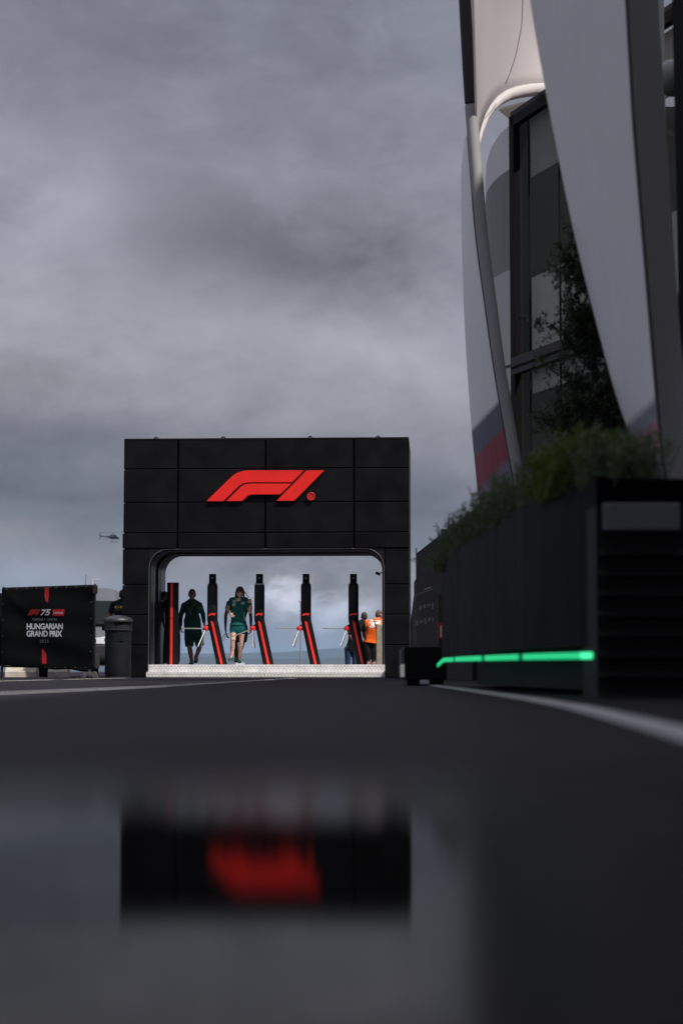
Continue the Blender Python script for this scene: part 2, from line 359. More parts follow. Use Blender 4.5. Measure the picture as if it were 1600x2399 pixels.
for r_ in range(4):
    a, b = zj[r_+1], zj[r_]
    for c_ in range(4):
        e = .035 if r_ == 3 else 0
        clad(xs[c_]-(e if c_ == 0 else -.02), xs[c_+1]+(e if c_ == 3 else -.02 if c_ == 3 else 0), a, b, .02 if r_ == 3 else .0)
zs = [zj[4]] + zp + [.0]
for i in range(4):
    clad(xl-.03, xil, zs[i+1], zs[i]); clad(xir, xr+.02, zs[i+1], zs[i])
    for sx, x in ((-1, xl), (1, xr)):   # side skins
        pass
cl.build('cladding', black_clad, gate, world=False)
zall = [0]+zp[::-1]+zj[::-1]
for xa_, xb_ in ((xl-.02, xl), (xr, xr+.015)):
    sd = MB()
    for i in range(len(zall)-1):
        for y0, y1 in ((.03, 1.2), (1.22, GD)): sd.cbox(xa_, xb_, y0, y1, zall[i]+gp, zall[i+1]-gp, .004)
    sd.build('side_cladding', black_clad, gate, world=False)
core = MB()
core.box(xl+.01, xil-.02, .021, GD, .0, zj[4]-.02); core.box(xir+.02, xr-.01, .021, GD, 0, zj[4]-.02)
core.box(xl+.01, xr-.01, .021, GD, zj[4]-.019, ztop-.03)
core.build('frame', black_core, gate, world=False)
rf = MB(); rf.cbox(xl-.01, xr+.01, -.035, GD+.01, ztop-.029, ztop+.015, .006); rf.build('roof', black_core, gate, world=False)
# rounded liner of the opening, with ribs
zo = zj[4]
def open_ring(y, inset, rad, seg=10):
    x0, x1, z1 = xil+inset, xir-inset, zo-inset
    p = [(x0, y, .0)] + [(x0+rad-rad*math.cos(a), y, z1-rad+rad*math.sin(a)) for a in [math.pi/2*k/seg for k in range(seg+1)]]
    return p + [(x1-rad+rad*math.sin(a), y, z1-rad+rad*math.cos(a)) for a in [math.pi/2*k/seg for k in range(seg+1)]] + [(x1, y, 0)]
ln = MB(); RAD = .40
for y0, y1, i0, i1 in ((-.01, .10, .0, .0), (.10, .10, .0, .045), (.10, .62, .045, .045), (.62, .62, .045, .0), (.62, 1.15, .0, .0), (1.15, 1.15, 0, .045), (1.15, 1.75, .045, .045), (1.75, 1.75, .045, .015), (1.75, GD, .015, .015)):
    ln.loft([open_ring(y0, i0, RAD), open_ring(y1, i1, RAD)], cap=False, closed=False)
# corner fillers front and back, between the square opening and the rounded liner
for y in (-.01, GD):
    for sgn, xc in ((1, xil), (-1, xir)):
        arc = [(xc+sgn*(RAD-RAD*math.cos(a)), y, zo-RAD+RAD*math.sin(a)) for a in [math.pi/2*k/10 for k in range(11)]]
        ln.add([(xc, y, zo)]+arc, [(0, i+1, i+2) for i in range(10)])
ln.build('opening_liner', liner_mat, gate, world=False, recalc=False)
for inset, y, rr, mm in ((.012, -.02, .007, mat('satin trim', (.30, .29, .30), .35, .8)), (.055, .36, .006, mat('dark satin trim', (.10, .08, .085), .4, .6)), (.055, 1.40, .006, mat('dark satin trim', (.10, .08, .085), .4, .6))):
    t_ = MB(); t_.tube(open_ring(y, inset, RAD), rr, 8); t_.build('edge_trim', mm, gate, world=False, smooth=True)
for px in (361, 519.5, 724.5, 884.5):
    x = GL(px, 1028)[0]; lg = MB()
    lg.tube([(x, .3, ztop), (x, .3, ztop+.03)], .045, 12)
    ring = [(x+.04*math.cos(a), .3, ztop+.04+.04*math.sin(a)) for a in [2*math.pi*k/14 for k in range(15)]]
    lg.tube(ring, .014, 8, cap=False); lg.build('lifting_eye', black_core, gate, world=False, smooth=True)
# logo
def zc(x, y): return (270+x*.4528, 1000+y*.4528)
def qb(a, b, c, n=7): return [tuple((1-t)**2*a[i]+2*t*(1-t)*b[i]+t*t*c[i] for i in (0, 1)) for t in [k/n for k in range(n+1)]]
LOGO = [[(472, 385)] + qb((598, 262), (636, 226), (690, 226)) + [(975, 226), (916, 287), (706, 287)] + qb((700, 287), (660, 288), (636, 309)) + [(560, 385)],
        [(575, 384)] + qb((640, 320), (662, 295), (700, 294)) + [(911, 294), (853, 350), (722, 350)] + qb((716, 350), (694, 350), (682, 360)) + [(658, 384)],
        [(835, 383), (990, 226), (1081, 226), (926, 383)]]
lg = MB()
def shape_on(mb, pts, y0, y1):
    q = []
    for p in pts:
        x, z = GL(*zc(*p), y1); q.append(Vector((x, y1, z)))
    mb.prism(q, (0, y0-y1, 0))
for pl in LOGO: shape_on(lg, pl, -.045, -.095)
lo = lg.build('racing_logo', red_paint, gate, world=False)
bkm = MB()  # offset dark red copy of the strokes gives the logo its drop shadow
for pl in LOGO:
    c = (sum(p[0] for p in pl)/len(pl), sum(p[1] for p in pl)/len(pl)); shape_on(bkm, [(p[0]+2, p[1]+4) for p in pl], -.0305, -.046)
bkm.build('drop_shadow', mat('dark red drop shadow', (.10, .008, .006), .5), lo, world=False)
rg = MB(); x, z = GL(*zc(1013, 361), -.08)
circ = lambda r, n=28: [(x+r*math.cos(2*math.pi*k/n), -.045, z+r*math.sin(2*math.pi*k/n)) for k in range(n)]
rg.prism(circ(.085), (0, -.04, 0)); rgo = rg.build('registered_mark', mat('deep red disc', (.33, .01, .008), .5), gate, world=False)
rr = MB(); rr.tube([(x+.078*math.cos(a), -.087, z+.078*math.sin(a)) for a in [2*math.pi*k/28 for k in range(29)]], .010, 8, cap=False); rr.build('rim', red_paint, rgo, world=False, smooth=True)
text_on('letter', 'R', (GW(x-.032, -.086, z-.045), GW(x+.036, -.086, z-.045), GW(x-.032, -.086, z+.045)), gn, red_paint, rgo, bold=.01)

# tread plate step in the gateway
SZ = GL(622, 1558, -.32)[1]
sx0 = GL(342, 1580, -.45)[0]; sx1 = GL(901, 1580, -.45)[0]-.003; ux0 = GL(347, 1565, -.32)[0]
stp = thing('entrance_step', GW((sx0+sx1)/2, 0, 0), 'bright tread plate double step running across the gate opening', 'step', rz=GR)
WMs = WM[stp.name]
def gmesh(mb, name, m, parent, **k):   # mesh in gate coordinates
    me = mb.mesh(name, k.pop('recalc', True)); me.transform(GM); return link(name, me, m, parent, **k)
sm_ = (sx0+sx1)/2
lowz = .118
b1 = MB()
for a, b in ((sx0, sm_-.002), (sm_+.002, sx1)): b1.cbox(a, b, -.45, -.325, .004, lowz, .006)
gmesh(b1, 'lower_tread', alu, stp)
b2 = MB()
for a, b in ((ux0, sm_-.002), (sm_+.002, sx1)): b2.cbox(a, b, -.32, -.04, .004, SZ, .007)
b2.cbox(xil+.02, xir-.02, -.036, GD+.25, .004, SZ, .006)
gmesh(b2, 'upper_tread', alu, stp)
loz = MB()
def lozenge(x, y, z, ax, nrm, L_=.019, W_=.0085, H_=.007):
    ax = Vector(ax).normalized(); nrm = Vector(nrm); sdv = ax.cross(nrm); c = Vector((x, y, z))
    ring = [c+ax*L_*math.cos(a)+sdv*W_*math.sin(a) for a in [2*math.pi*k/8 for k in range(8)]]
    top = [c+ax*L_*.5*math.cos(a)+sdv*W_*.45*math.sin(a)+nrm*H_ for a in [2*math.pi*k/8 for k in range(8)]]
    loz.loft([ring, top])
def lozenges(x0, x1, y, z0, z1, rows):
    px_ = .072
    for r_ in range(rows):
        z = z0+(r_+.5)*(z1-z0)/rows; x = x0+.02+(px_/2 if r_ % 2 else 0)
        while x < x1-.02:
            lozenge(x, y, z, (1, 0, 1.0 if r_ % 2 == 0 else 1.0), (0, -1, 0)); x += px_
lozenges(sx0, sx1, -.4505, .012, lowz-.008, 2); lozenges(ux0, sx1, -.3205, lowz+.012, SZ-.01, 3)
gmesh(loz, 'tread_pattern', alu_glint, stp)

# security light on the inner right wall
x, z = GL(901, 1342, 1.2)
slt = thing('floodlight', GW(xir, 1.3, z), 'small black floodlight on a bracket inside the gate\'s right jamb', 'light')
fl = MB(); M = Matrix.Translation(GW(xir-.17, 1.3, z-.02)) @ Matrix.Rotation(R(20), 4, 'Y'); fl.cbox(-.065, .045, -.05, .05, -.03, .03, .008, M); fl.build('lamp_head', black_core, slt)
fl = MB(); fl.tube([GW(xir-.12, 1.3, z+.0), GW(xir+.0, 1.3, z+.012)], .012, 8); fl.build('bracket', black_core, slt)

# ------------------------------------------------------------------ turnstiles
TY = 41.75
def turnstile(px_top, px_bot, hub_px, label, spin):
    base = P(px_bot, 1557, TY); base.z = SZ
    t = thing('turnstile', base, label, 'turnstile', 'black leaning turnstiles across the gateway')
    x_up = P(px_top, 1400, TY).x; x_b = P(px_bot, 1557, TY).x
    zk = P(0, 1452, TY).z; zt = P(0, 1372, TY).z; zc1 = P(0, 1366, TY).z; zh = P(0, 1345.5, TY).z
    def sec(x, z, hw, hd, n=20, pw=.55):
        out = []
        for k in range(n):
            a = 2*math.pi*k/n; c, s_ = math.cos(a), math.sin(a)
            out.append((x+hw*math.copysign(abs(c)**pw, c), TY+hd*math.copysign(abs(s_)**pw, s_), z))
        return out
    MB().loft([sec(x_up, zk, .112, .16), sec(x_up, zt-.02, .112, .16), sec(x_up, zt, .100, .148)]).build('upper_column', black_gloss, t, smooth=True)
    MB().loft([sec(x_b, SZ, .116, .17), sec(x_up+.0, zk-.003, .112, .16)]).build('leaning_column', black_gloss, t, smooth=True)
    MB().loft([sec(x_up, zt+.001, .108, .152, pw=.8), sec(x_up, zt+.028, .108, .152, pw=.8), sec(x_up, zt+.04, .085, .12, pw=.8)]).build('collar', chrome if hub_px < 600 and hub_px > 560 else black_gloss, t, smooth=True)
    hd = MB(); hd.cbox(x_up-.074, x_up+.074, TY-.07, TY+.07, zt+.03, zh, .006); hp = hd.build('reader_head', black_core, t)
    MB().tube([(x_up, TY-.0715, (zt+zh)/2+.03), (x_up, TY-.076, (zt+zh)/2+.03)], .022, 14).build('lens', mat('grey lens', (.2, .2, .22), .2), hp, smooth=True)
    # stripe on the leaning front
    f0 = Vector((x_up+.005, TY-.164, zk-.07)); f1 = Vector((x_b+.008, TY-.1745, SZ+.01)); s_ = MB(); hw = .026
    s_.prism([f0+Vector((-hw*.6, 0, .04)), f0+Vector((hw, 0, 0)), f1+Vector((hw, 0, 0)), f1+Vector((-hw, 0, 0)), f0+Vector((-hw, 0, 0))], (0, -.004, 0)); s_.build('red_stripe', red_vinyl, t)
    bz = zk+.105; bg = MB(); yb = TY-.163
    bg.prism([(x_up-.083, yb, bz-.03), (x_up-.055, yb, bz+.012), (x_up-.02, yb, bz+.026), (x_up+.085, yb, bz+.026), (x_up+.052, yb, bz-.028), (x_up+.028, yb, bz-.028), (x_up+.036, yb, bz-.008), (x_up-.02, yb, bz-.008), (x_up-.042, yb, bz-.03)], (0, -.004, 0)); bg.build('badge', red_vinyl, t)
    hc = P(hub_px, 1473.5, TY-.12)
    bk = MB(); bk.tube([(x_up+.0, TY-.0, hc.z+.05), (hc.x+.02, TY-.09, hc.z+.02)], [.09, .055], 12); bk.build('hub_housing', black_gloss, t, smooth=True)
    loc = WM[t.name].inverted() @ hc
    hub = MB(); hub.sphere(hc, .062, seg=20, rg=14); ho = hub.build('rotor_hub', red_gloss, t, origin=loc, smooth=True)
    for d in ((-1, 0, .01), (-.25, -.612, -.75), (-.25, .612, -.75)):
        d = Vector(d).normalized(); a = MB(); a.tube([hc+d*.055, hc+d*.52], .0125, 10); a.sphere(hc+d*.52, .0125, seg=10, rg=6)
        ao = link('arm', a.mesh('arm'), chrome, ho, smooth=True)
    ho.rotation_euler = (0, -R(spin), R(-2))
    return t
turnstile(498, 520, 482, 'leaning black turnstile just right of the man in dark green, arm pointing left', 0)
turnstile(608, 629, 592, 'leaning black turnstile right of the walking woman, its arms turned downwards', 22)
turnstile(717, 739, 701.5, 'leaning black turnstile with clear sky on both sides, third of the four', 0)
turnstile(828, 848, 812.5, 'leaning black turnstile in front of the two people leaning outside', 0)
bp = P(404, 1557, 41.8); bp.z = SZ
bo = thing('bollard', bp, 'straight black cylindrical post with a full-height red stripe, beside the left jamb', 'bollard')
zt = P(0, 1366, 41.8).z
MB().tube([(bp.x, bp.y, SZ), (bp.x, bp.y, zt-.012)], .128, 28).build('post', black_gloss, bo, smooth=True)
MB().tube([(bp.x, bp.y, zt-.0115), (bp.x, bp.y, zt)], .134, 28).build('top_cap', black_core, bo, smooth=True)
xs_ = bp.x-.018; zm = P(0, 1450, 41.8).z
for z0, z1 in ((SZ+.004, zm-.006), (zm+.006, zt-.02)):
    s_ = MB(); rings = []
    for k in range(7):
        a = -math.pi/2+(-.21+.42*k/6)-.14; rings.append([(bp.x+.1285*math.cos(a), bp.y+.1285*math.sin(a), z0), (bp.x+.1285*math.cos(a), bp.y+.1285*math.sin(a), z1), (bp.x+.131*math.cos(a), bp.y+.131*math.sin(a), z1), (bp.x+.131*math.cos(a), bp.y+.131*math.sin(a), z0)])
    s_.loft(rings); s_.build('red_stripe', red_vinyl, bo)

# concrete post behind the gate at the right
cp = P(891, 1590, 44.6); cp.z = 0
co_ = thing('concrete_pillar', cp, 'beige concrete block standing behind the right jamb, beside the orange shirt', 'concrete pillar')
zt = P(0, 1463, 44.6).z; x0 = P(879.5, 0, 44.6).x
cb = MB(); cb.cbox(x0, x0+.42, 44.6, 45.2, 0.0, zt, .012); cbo = cb.build('block', concrete2, co_)
hl = MB()
for dx, dz in ((.14, -.12), (.19, -.62), (.15, -.78)): hl.tube([(x0+dx, 44.603, zt+dz), (x0+dx, 44.596, zt+dz)], .014, 10)
hl.build('bolt_hole', black_core, cbo)

# ------------------------------------------------------------------ banner fence, bin, van at the left
pa = P(5, 1570, 42.1); pb = P(221, 1570, 40.8); pa.z = pb.z = 0
fdir = (pb-pa).normalized(); fn = Vector((fdir.y, -fdir.x, 0))
fence = thing('banner_fence', (pa+pb)/2, 'black grand prix banner stretched on a temporary fence panel, left of the gate', 'fence')
steel_b = mat('black fence tube', (.012, .012, .013), .45, spec=.4)
def FP(px, py): return PP(px, py, pa, fn)
zta = FP(5, 1379).z; ztb = FP(221, 1372).z
fr = MB()
for p, z in ((pa, zta), (pb, ztb)):
    fr.tube([p+Vector((0, 0, .04)), p+Vector((0, 0, z+.03))], .021, 10)
fr.tube([pa+Vector((0, 0, zta)), pb+Vector((0, 0, ztb))], .018, 8); fr.tube([pa+Vector((0, 0, .24)), pb+Vector((0, 0, .20))], .018, 8)
fr.build('fence_frame', steel_b, fence, smooth=True)
cpm = MB(); cpm.cbox(-.05, .05, -.04, .04, -.12, .06, .01, Matrix.Translation(pb+Vector((0, 0, ztb-.06)))); cpm.build('clamp', steel_b, fence)
# cloth with sag and wrinkles
def cloth(nx=60, nz=40):
    mb = MB(); rr = np.random.default_rng(3)
    rows = []
    for j in range(nz+1):
        r_ = []
        for i in range(nx+1):
            s = i/nx; t = j/nz
            top = zta+(ztb-zta)*s+.012*math.sin(s*math.pi*7)-.01*abs(math.sin(s*math.pi*9)); bot = .235-.11*s**.8+.05*math.sin(s*2.6+.3)*(1-s)+.015*math.sin(s*19)
            z = bot+(top-bot)*t; p = pa+(pb-pa)*s
            d = .016*math.sin(s*9+t*4)*math.sin(t*math.pi)+.02*math.exp(-((s*1.0-(1-t)*.9)/.07)**2)*(t*(1-s)) + .010*math.sin(t*17+s*3)
            r_.append(p+fn*(.035+d)+Vector((0, 0, z)))
        rows.append(r_)
    mb.loft(rows, cap=False, closed=False); return mb
ob = cloth().build('banner', banner_m, fence, smooth=True, recalc=False)
so_ = ob.modifiers.new('thick', 'SOLIDIFY'); so_.thickness = .003; so_.offset = -1
def zb(x, y): return (50+x*.07653, 1400+y*.07653)
def zb2(x, y): return (x*.2296, 1200+y*.2296)
def fine(pts, k=6):   # outline with extra points so that it follows the cloth
    out = []
    for p, q in zip(pts, pts[1:]+pts[:1]): out += [(p[0]+(q[0]-p[0])*i/k, p[1]+(q[1]-p[1])*i/k) for i in range(k)]
    return out
def tri(pts):
    m_ = MB(); m_.add([(p[0], p[1], 0) for p in pts], [tuple(range(len(pts)))]); me = m_.mesh('t'); bm = bmesh.new(); bm.from_mesh(me)
    bmesh.ops.triangulate(bm, faces=bm.faces); bm.verts.index_update(); r_ = ([(v.co.x, v.co.y) for v in bm.verts], [tuple(v.index for v in f_.verts) for f_ in bm.faces]); bm.free(); bpy.data.meshes.remove(me); return r_
def bshape(name, pts, m, off, f=zb): return decal(ob, [tri(fine([f(*p) for p in pts]))], m, ob, name, off)
def btext(t_, x0, y0, x1, y1, m, off=.010, **k):
    vs, fs = text_mesh(t_, **k); a_ = zb(x0, y0); b_ = zb(x1, y1)
    return decal(ob, [([(a_[0]+u*(b_[0]-a_[0]), b_[1]-v*(b_[1]-a_[1])) for u, v in vs], fs)], m, ob, 'lettering', off)
bshape('red_strip', [(455, 778), (500, 778), (497, 870), (487, 925), (462, 905), (455, 850)], red_dark, .008, zb2)
bshape('red_strip', [(427, 1400), (440, 1400), (473, 1452), (474, 1552), (427, 1549)], red_dark, .008, zb2)
sc_ = [[(180+(x-472)*.69, 370+(y-226)*1.17) for x, y in pl] for pl in LOGO]
decal(ob, [tri([zb(*p) for p in pl]) for pl in sc_], red_dark, ob, 'racing_logo', .008)
btext('75', 583, 370, 905, 560, white_ink, bold=.035, shear=.28)
bshape('sponsor_plate', [(965, 365), (1325, 365), (1305, 572), (950, 572)], red_dark, .008)
btext('Lenovo', 985, 420, 1280, 510, white_ink, .016)
btext('FORMULA 1 • LENOVO', 343, 645, 1095, 715, grey_ink)
btext('HUNGARIAN', 165, 800, 1270, 985, white_ink, bold=.03, spacing=.93)
btext('GRAND PRIX', 160, 1022, 1250, 1212, white_ink, bold=.03, spacing=.93)
btext('2025', 565, 1298, 832, 1392, grey_ink, spacing=1.15)
eym = mat('grey eyelet', (.3, .3, .3), .4, .5)
def eyelet(p, z): MB().tube([p+Vector((0, 0, z)), p+fn*.006+Vector((0, 0, z))], .009, 8).build('eyelet', eym, ob)
for i in range(9):
    for t in (.985, .03):
        s = (i+.6)/9.3; top = zta+(ztb-zta)*s; eyelet(pa+(pb-pa)*s+fn*.058, .16 + (top-.16)*t)
for t in (.2, .4, .6, .8):
    for s in (.02, .975): eyelet(pa+(pb-pa)*s+fn*.058, .2+1.75*t)
def foot(cx, y, label):
    t = thing('ballast_block', (cx, y, 0), label, 'fence foot', 'concrete feet of the banner fence')
    mb = MB(); prof = [(-.17, 0), (-.07, 0), (-.06, .045), (.06, .045), (.07, 0), (.17, 0), (.13, .105), (.10, .125), (-.10, .125), (-.13, .105)]
    mb.prism([(cx+a, y-.11, b) for a, b in prof], (0, .22, 0)); mb.build('foot_block', concrete, t)
    MB().tube([(cx, y, .125), (cx, y, .17)], .03, 10).build('socket', dchrome, t, smooth=True)
foot(pb.x-.09, 40.8, 'grey concrete fence foot under the banner\'s lower right corner')
foot(pa.x-.25, 42.1, 'grey concrete fence foot under the banner\'s lower left corner')
pc_ = MB()
fen2 = thing('covered_fence', (pa.x-1.2, 42.3, 0), 'dark fence panel cut by the photo edge, left of the grand prix banner', 'fence')
MB().box(pa.x-2.3, pa.x-.06, 42.33, 42.34, .25, zta-.1).build('cover', banner_m, fen2)
for x in (pa.x-2.3, pa.x-.06): MB().tube([(x, 42.36, .0), (x, 42.36, zta)], .02, 8).build('post', steel_b, fen2, smooth=True)
def barrier(x0, x1, y, h, label):
    t = thing('concrete_barrier', ((x0+x1)/2, y, 0), label, 'barrier', 'pale concrete barriers behind the banner')
    prof = [(0, 0), (.52, 0), (.50, .12), (.36, .22), (.33, h), (.19, h), (.16, .22), (.02, .12)]
    mb = MB(); mb.prism([(x0, y+a, b) for a, b in prof], (x1-x0, 0, 0)); mb.build('barrier_block', concrete, t)
X = lambda px, Y: (px-800)/FPX*Y
barrier(X(14, 43.6), X(86, 43.6), 43.6, .72, 'pale concrete barrier under the left half of the banner')
barrier(X(114, 43.8), X(159, 43.8), 43.8, .72, 'pale concrete barrier under the middle of the banner')
wb = thing('concrete_slab', (X(227, 44.2), 44.2, 0), 'cream concrete slab on edge between the banner post and the bin', 'concrete slab')
MB().cbox(X(216, 44.2), X(233.5, 44.2), 44.2, 44.35, .20, .53, .008).build('slab', concrete, wb)
MB().box(X(218, 44.2), X(231, 44.2), 44.22, 44.34, 0, .20).build('foot', black_core, wb)

# litter bin
bx = P(276, 1588, 40.0); bx.z = 0
lb = thing('litter_bin', bx, 'slate grey round litter bin with a domed hooded lid beside the gate', 'litter bin')
def circ_at(r, z, n=36, sx=1): return [(bx.x+r*math.cos(2*math.pi*k/n)*sx, bx.y+r*math.sin(2*math.pi*k/n), z) for k in range(n)]
zr = lambda py: P(276, py, 39.75).z
bd = MB(); 
zz_ = .075
prof = [(.262, .0), (.262, .055), (.268, .056), (.272, .075), (.2722, .30), (.2725, .6), (.2728, .9), (.275, zr(1477)-.03), (.285, zr(1476))]
bd.loft([circ_at(r, z) for r, z in prof]); bd.build('body', grey_plastic, lb, smooth=True)
lid = MB(); z0 = zr(1476); z1 = zr(1458); z2 = zr(1445)
# hood: side walls except the slot, then a dome raised to the left
n = 36
def slot(k): a = 2*math.pi*k/n; return -math.pi/2-.30 < ((a+math.pi) % (2*math.pi)-math.pi) < -math.pi/2+1.25
for k in range(n):
    if slot(k): continue
    a0 = 2*math.pi*k/n; a1 = 2*math.pi*(k+1)/n
    pts = []
    for r, z in ((.285, z0), (.285, z1+.03), (.265, z0), (.265, z1+.03)):
        for a in (a0, a1): pts.append((bx.x+r*math.cos(a), bx.y+r*math.sin(a), z))
    lid.add(pts, [(0, 1, 3, 2), (4, 6, 7, 5), (2, 3, 7, 6), (0, 4, 5, 1), (0, 2, 6, 4), (1, 5, 7, 3)])
def dome(t, lift): 
    r = .31*math.cos(t); return [(bx.x+r*math.cos(2*math.pi*k/n), bx.y+r*math.sin(2*math.pi*k/n), z1+.028+lift+(z2-z1-.0)*math.sin(t)*1.0) for k in range(n)]
lid.loft([dome(0, -.02), dome(.0, .0)]+[dome(t, .004) for t in (.2, .45, .7, .95, 1.2, 1.45)])
lid.build('lid', mat('grey lid plastic', (.018, .019, .025), .45, var=.1), lb, smooth=True)
MB().loft([circ_at(.262, z0-.01), circ_at(.262, z1+.02)]).build('opening', slot_m, lb)
MB().loft([circ_at(.288, z0-.018), circ_at(.297, z0-.012), circ_at(.297, z0+.004), circ_at(.288, z0+.01)]).build('rim', mat('grey lid plastic', (.05, .052, .062)), lb, smooth=True)
MB().cbox(bx.x-.335, bx.x-.27, bx.y-.06, bx.y+.06, z0-.01, z0+.10, .012).build('hinge', grey_plastic, lb)
for k in range(6): MB().tube([(bx.x+.2724*math.cos(a_), bx.y+.2724*math.sin(a_), .17+.13*k) for a_ in [2*math.pi*i/36 for i in range(37)]], .0022, 5, cap=False).build('moulded_line', slot_m, lb)
MB().cbox(bx.x+.02, bx.x+.14, bx.y-.275, bx.y-.262, z0-.24, z0-.06, .006).build('label_plate', grey_plastic, lb)

# van
VY = 46.0; vcx = X(178, VY)
van = thing('parked_van', (vcx, VY+2, 0), 'silver grey van with headlight and dark windscreen, half hidden behind the banner', 'van')
silver = mat('silver grey car paint', (.095, .098, .115), .35, .3, coat=.3)
glass_d = mat('dark windscreen glass', (.008, .013, .013), .3, spec=.12)
def vring(y, zb_, zt_, hw, hwt, n=28, p=.30):
    out = []
    for k in range(n):
        a = 2*math.pi*k/n; c, s_ = math.cos(a), math.sin(a); u = math.copysign(abs(c)**p, c); v_ = math.copysign(abs(s_)**p, s_)
        tt = (v_+1)/2; z = zb_+(zt_-zb_)*tt; hwz = hw+(hwt-hw)*max(0, (z-1.15)/1.0); out.append((vcx+u*hwz, y, z))
    return out
zhood = .12+(1575-1466)/FPX*VY; ztw = .12+(1575-1411)/FPX*(VY+1.2); ztr = .12+(1575-1377)/FPX*(VY+1.7)
zl = .12+(1575-1494)/FPX*VY
MB().loft([vring(VY+.0, .38, zl-.03, .80, .8), vring(VY+.07, .30, zl+.0, .92, .9), vring(VY+.12, .30, zl+.02, .96, .9), vring(VY+.75, .28, zhood, 1.0, .95),
           vring(VY+1.25, .28, ztw, 1.01, .86), vring(VY+1.6, .28, ztr-.05, 1.01, .82), vring(VY+2.1, .28, ztr, 1.01, .80), vring(VY+5.0, .28, ztr, 1.01, .82), vring(VY+5.2, .35, ztr-.15, .96, .80)]).build('body', silver, van, smooth=True)
wsq = [(-.90, VY+.72, zhood+.02), (.90, VY+.72, zhood+.02), (.80, VY+1.22, ztw+.0), (-.80, VY+1.22, ztw+.0)]
nv = (Vector(wsq[1])-Vector(wsq[0])).cross(Vector(wsq[3])-Vector(wsq[0])).normalized()
MB().prism([Vector((vcx+a, b, c))+nv*.02 for a, b, c in wsq], nv*.012).build('windscreen', glass_d, van)
for s_ in (-1, 1):
    h = MB(); zt_ = zl+.015; zb_ = .12+(1575-1509)/FPX*VY
    h.prism([(vcx+s_*a, VY+d, z) for a, d, z in ((.42, -.02, zt_-.045), (.44, -.03, zb_+.0), (.74, -.03, zb_-.01), (.97, .10, zb_+.02), (.97, .10, zt_+.03), (.80, .0, zt_+.02))], (0, .06, 0))
    hb = h.build('headlight', mat('clear headlight lens', (.6, .6, .66), .12, coat=.8, emit=(.8, .85, 1), es=.15), van)
    MB().sphere((vcx+s_*.86, VY+.02, zb_+.05), (.05, .04, .025)).build('indicator', mat('orange indicator lens', (.9, .3, .05), .2, emit=(1, .3, .04), es=1.2), hb, smooth=True)
    MB().sphere((vcx+s_*.74, VY-.02, zb_+.10), (.05, .03, .05)).build('reflector', chrome, hb, smooth=True)
    mr_ = MB(); mr_.cbox(vcx+s_*1.0, vcx+s_*1.22, VY+.75, VY+.88, zhood+.0, zhood+.28, .03) if s_ > 0 else mr_.cbox(vcx-1.22, vcx-1.0, VY+.75, VY+.88, zhood, zhood+.28, .03); mr_.build('mirror', black_core, van)
    for yy_ in (VY+.95, VY+4.1):
        wl = MB(); wl.tube([(vcx+s_*.99, yy_, .33), (vcx+s_*.78, yy_, .33)], .33, 24); wo_ = wl.build('wheel', mat('tyre rubber', (.01, .01, .01), .8), van, smooth=True)
        MB().tube([(vcx+s_*1.0, yy_, .33), (vcx+s_*.97, yy_, .33)], .2, 20).build('rim', dchrome, wo_, smooth=True)
MB().cbox(vcx-.93, vcx+.93, VY-.06, VY+.06, .34, zb_-.03, .03).build('bumper', mat('dark grey bumper plastic', (.03, .03, .034), .6), van)
MB().cbox(vcx-.5, vcx+.5, VY-.035, VY+.02, zb_+.0, zl-.05, .01).build('grille', black_core, van)
wi = MB(); wi.box(vcx-.85, vcx+.95, VY+.69, VY+.705, zhood+.022, zhood+.05); wi.build('wiper', black_core, van)
MB().tube([(X(200, VY+2.2), VY+2.2, ztr), (X(201, VY+2.2), VY+2.2, ztr+.35)], .006, 6).build('aerial', black_core, van)

def street_lamp(px, ytop, Y, side, label, L_=.9, dark=False):
    p = P(px, 1575, Y); p.z = 0; zt = P(px, ytop, Y).z
    mm = mat('galvanised pole grey', (.5, .5, .52), .5) if not dark else mat('dull pole grey', (.22, .23, .25), .5)
    t = thing('street_lamp', p, label, 'street lamp')
    MB().tube([(p.x, Y, 0), (p.x, Y, zt)], [.038, .03] if dark else [.09, .06], 10).build('pole', mm, t, smooth=True)
    MB().tube([(p.x, Y, zt), (p.x+side*L_*.5, Y, zt+.03)], .03, 8).build('arm', mm, t, smooth=True)
    MB().cbox(p.x+side*L_*.45 if side > 0 else p.x-L_, p.x+L_ if side > 0 else p.x-L_*.45, Y-.1, Y+.1, zt, zt+.07, .02).build('lamp_head', mm, t)
street_lamp(213.5, 1360, 130, 1, 'pale street lamp rising above the banner\'s top right corner', .55)
street_lamp(704, 1411, 110, -1, 'thin grey street lamp seen through the gate beside the third turnstile', .12, True)

# ------------------------------------------------------------------ helicopter
HY = 1120.0
hc = P(258, 1259, HY)
heli = thing('helicopter', hc, 'small dark helicopter with skids flying left of the gate', 'helicopter')
hk = HY/FPX     # metres per photo pixel
def hp(px, py, dy=0): q = P(px, py, HY); return Vector((q.x, HY+dy, q.z))
zh2 = lambda x, y: (x*.2296, 1200+y*.2296)
hb_ = MB(); dk = mat('dark navy aircraft paint', (.012, .013, .022), .3, coat=.4)
def hr(x, yc, h, wd, n=14): q = hp(*zh2(x, yc)); return [(q.x, HY+wd*math.cos(a), q.z+h*math.sin(a)) for a in [2*math.pi*k/n for k in range(n)]]
hb_.loft([hr(1223, 274, .05, .1), hr(1212, 268, .45, .5), hr(1190, 262, .85, .75), hr(1165, 258, 1.15, .8), hr(1140, 258, 1.15, .75), hr(1118, 256, .85, .6), hr(1100, 252, .45, .35), hr(1030, 249, .22, .18), hr(1018, 248, .14, .12)])
hbo = hb_.build('fuselage', dk, heli, smooth=True)
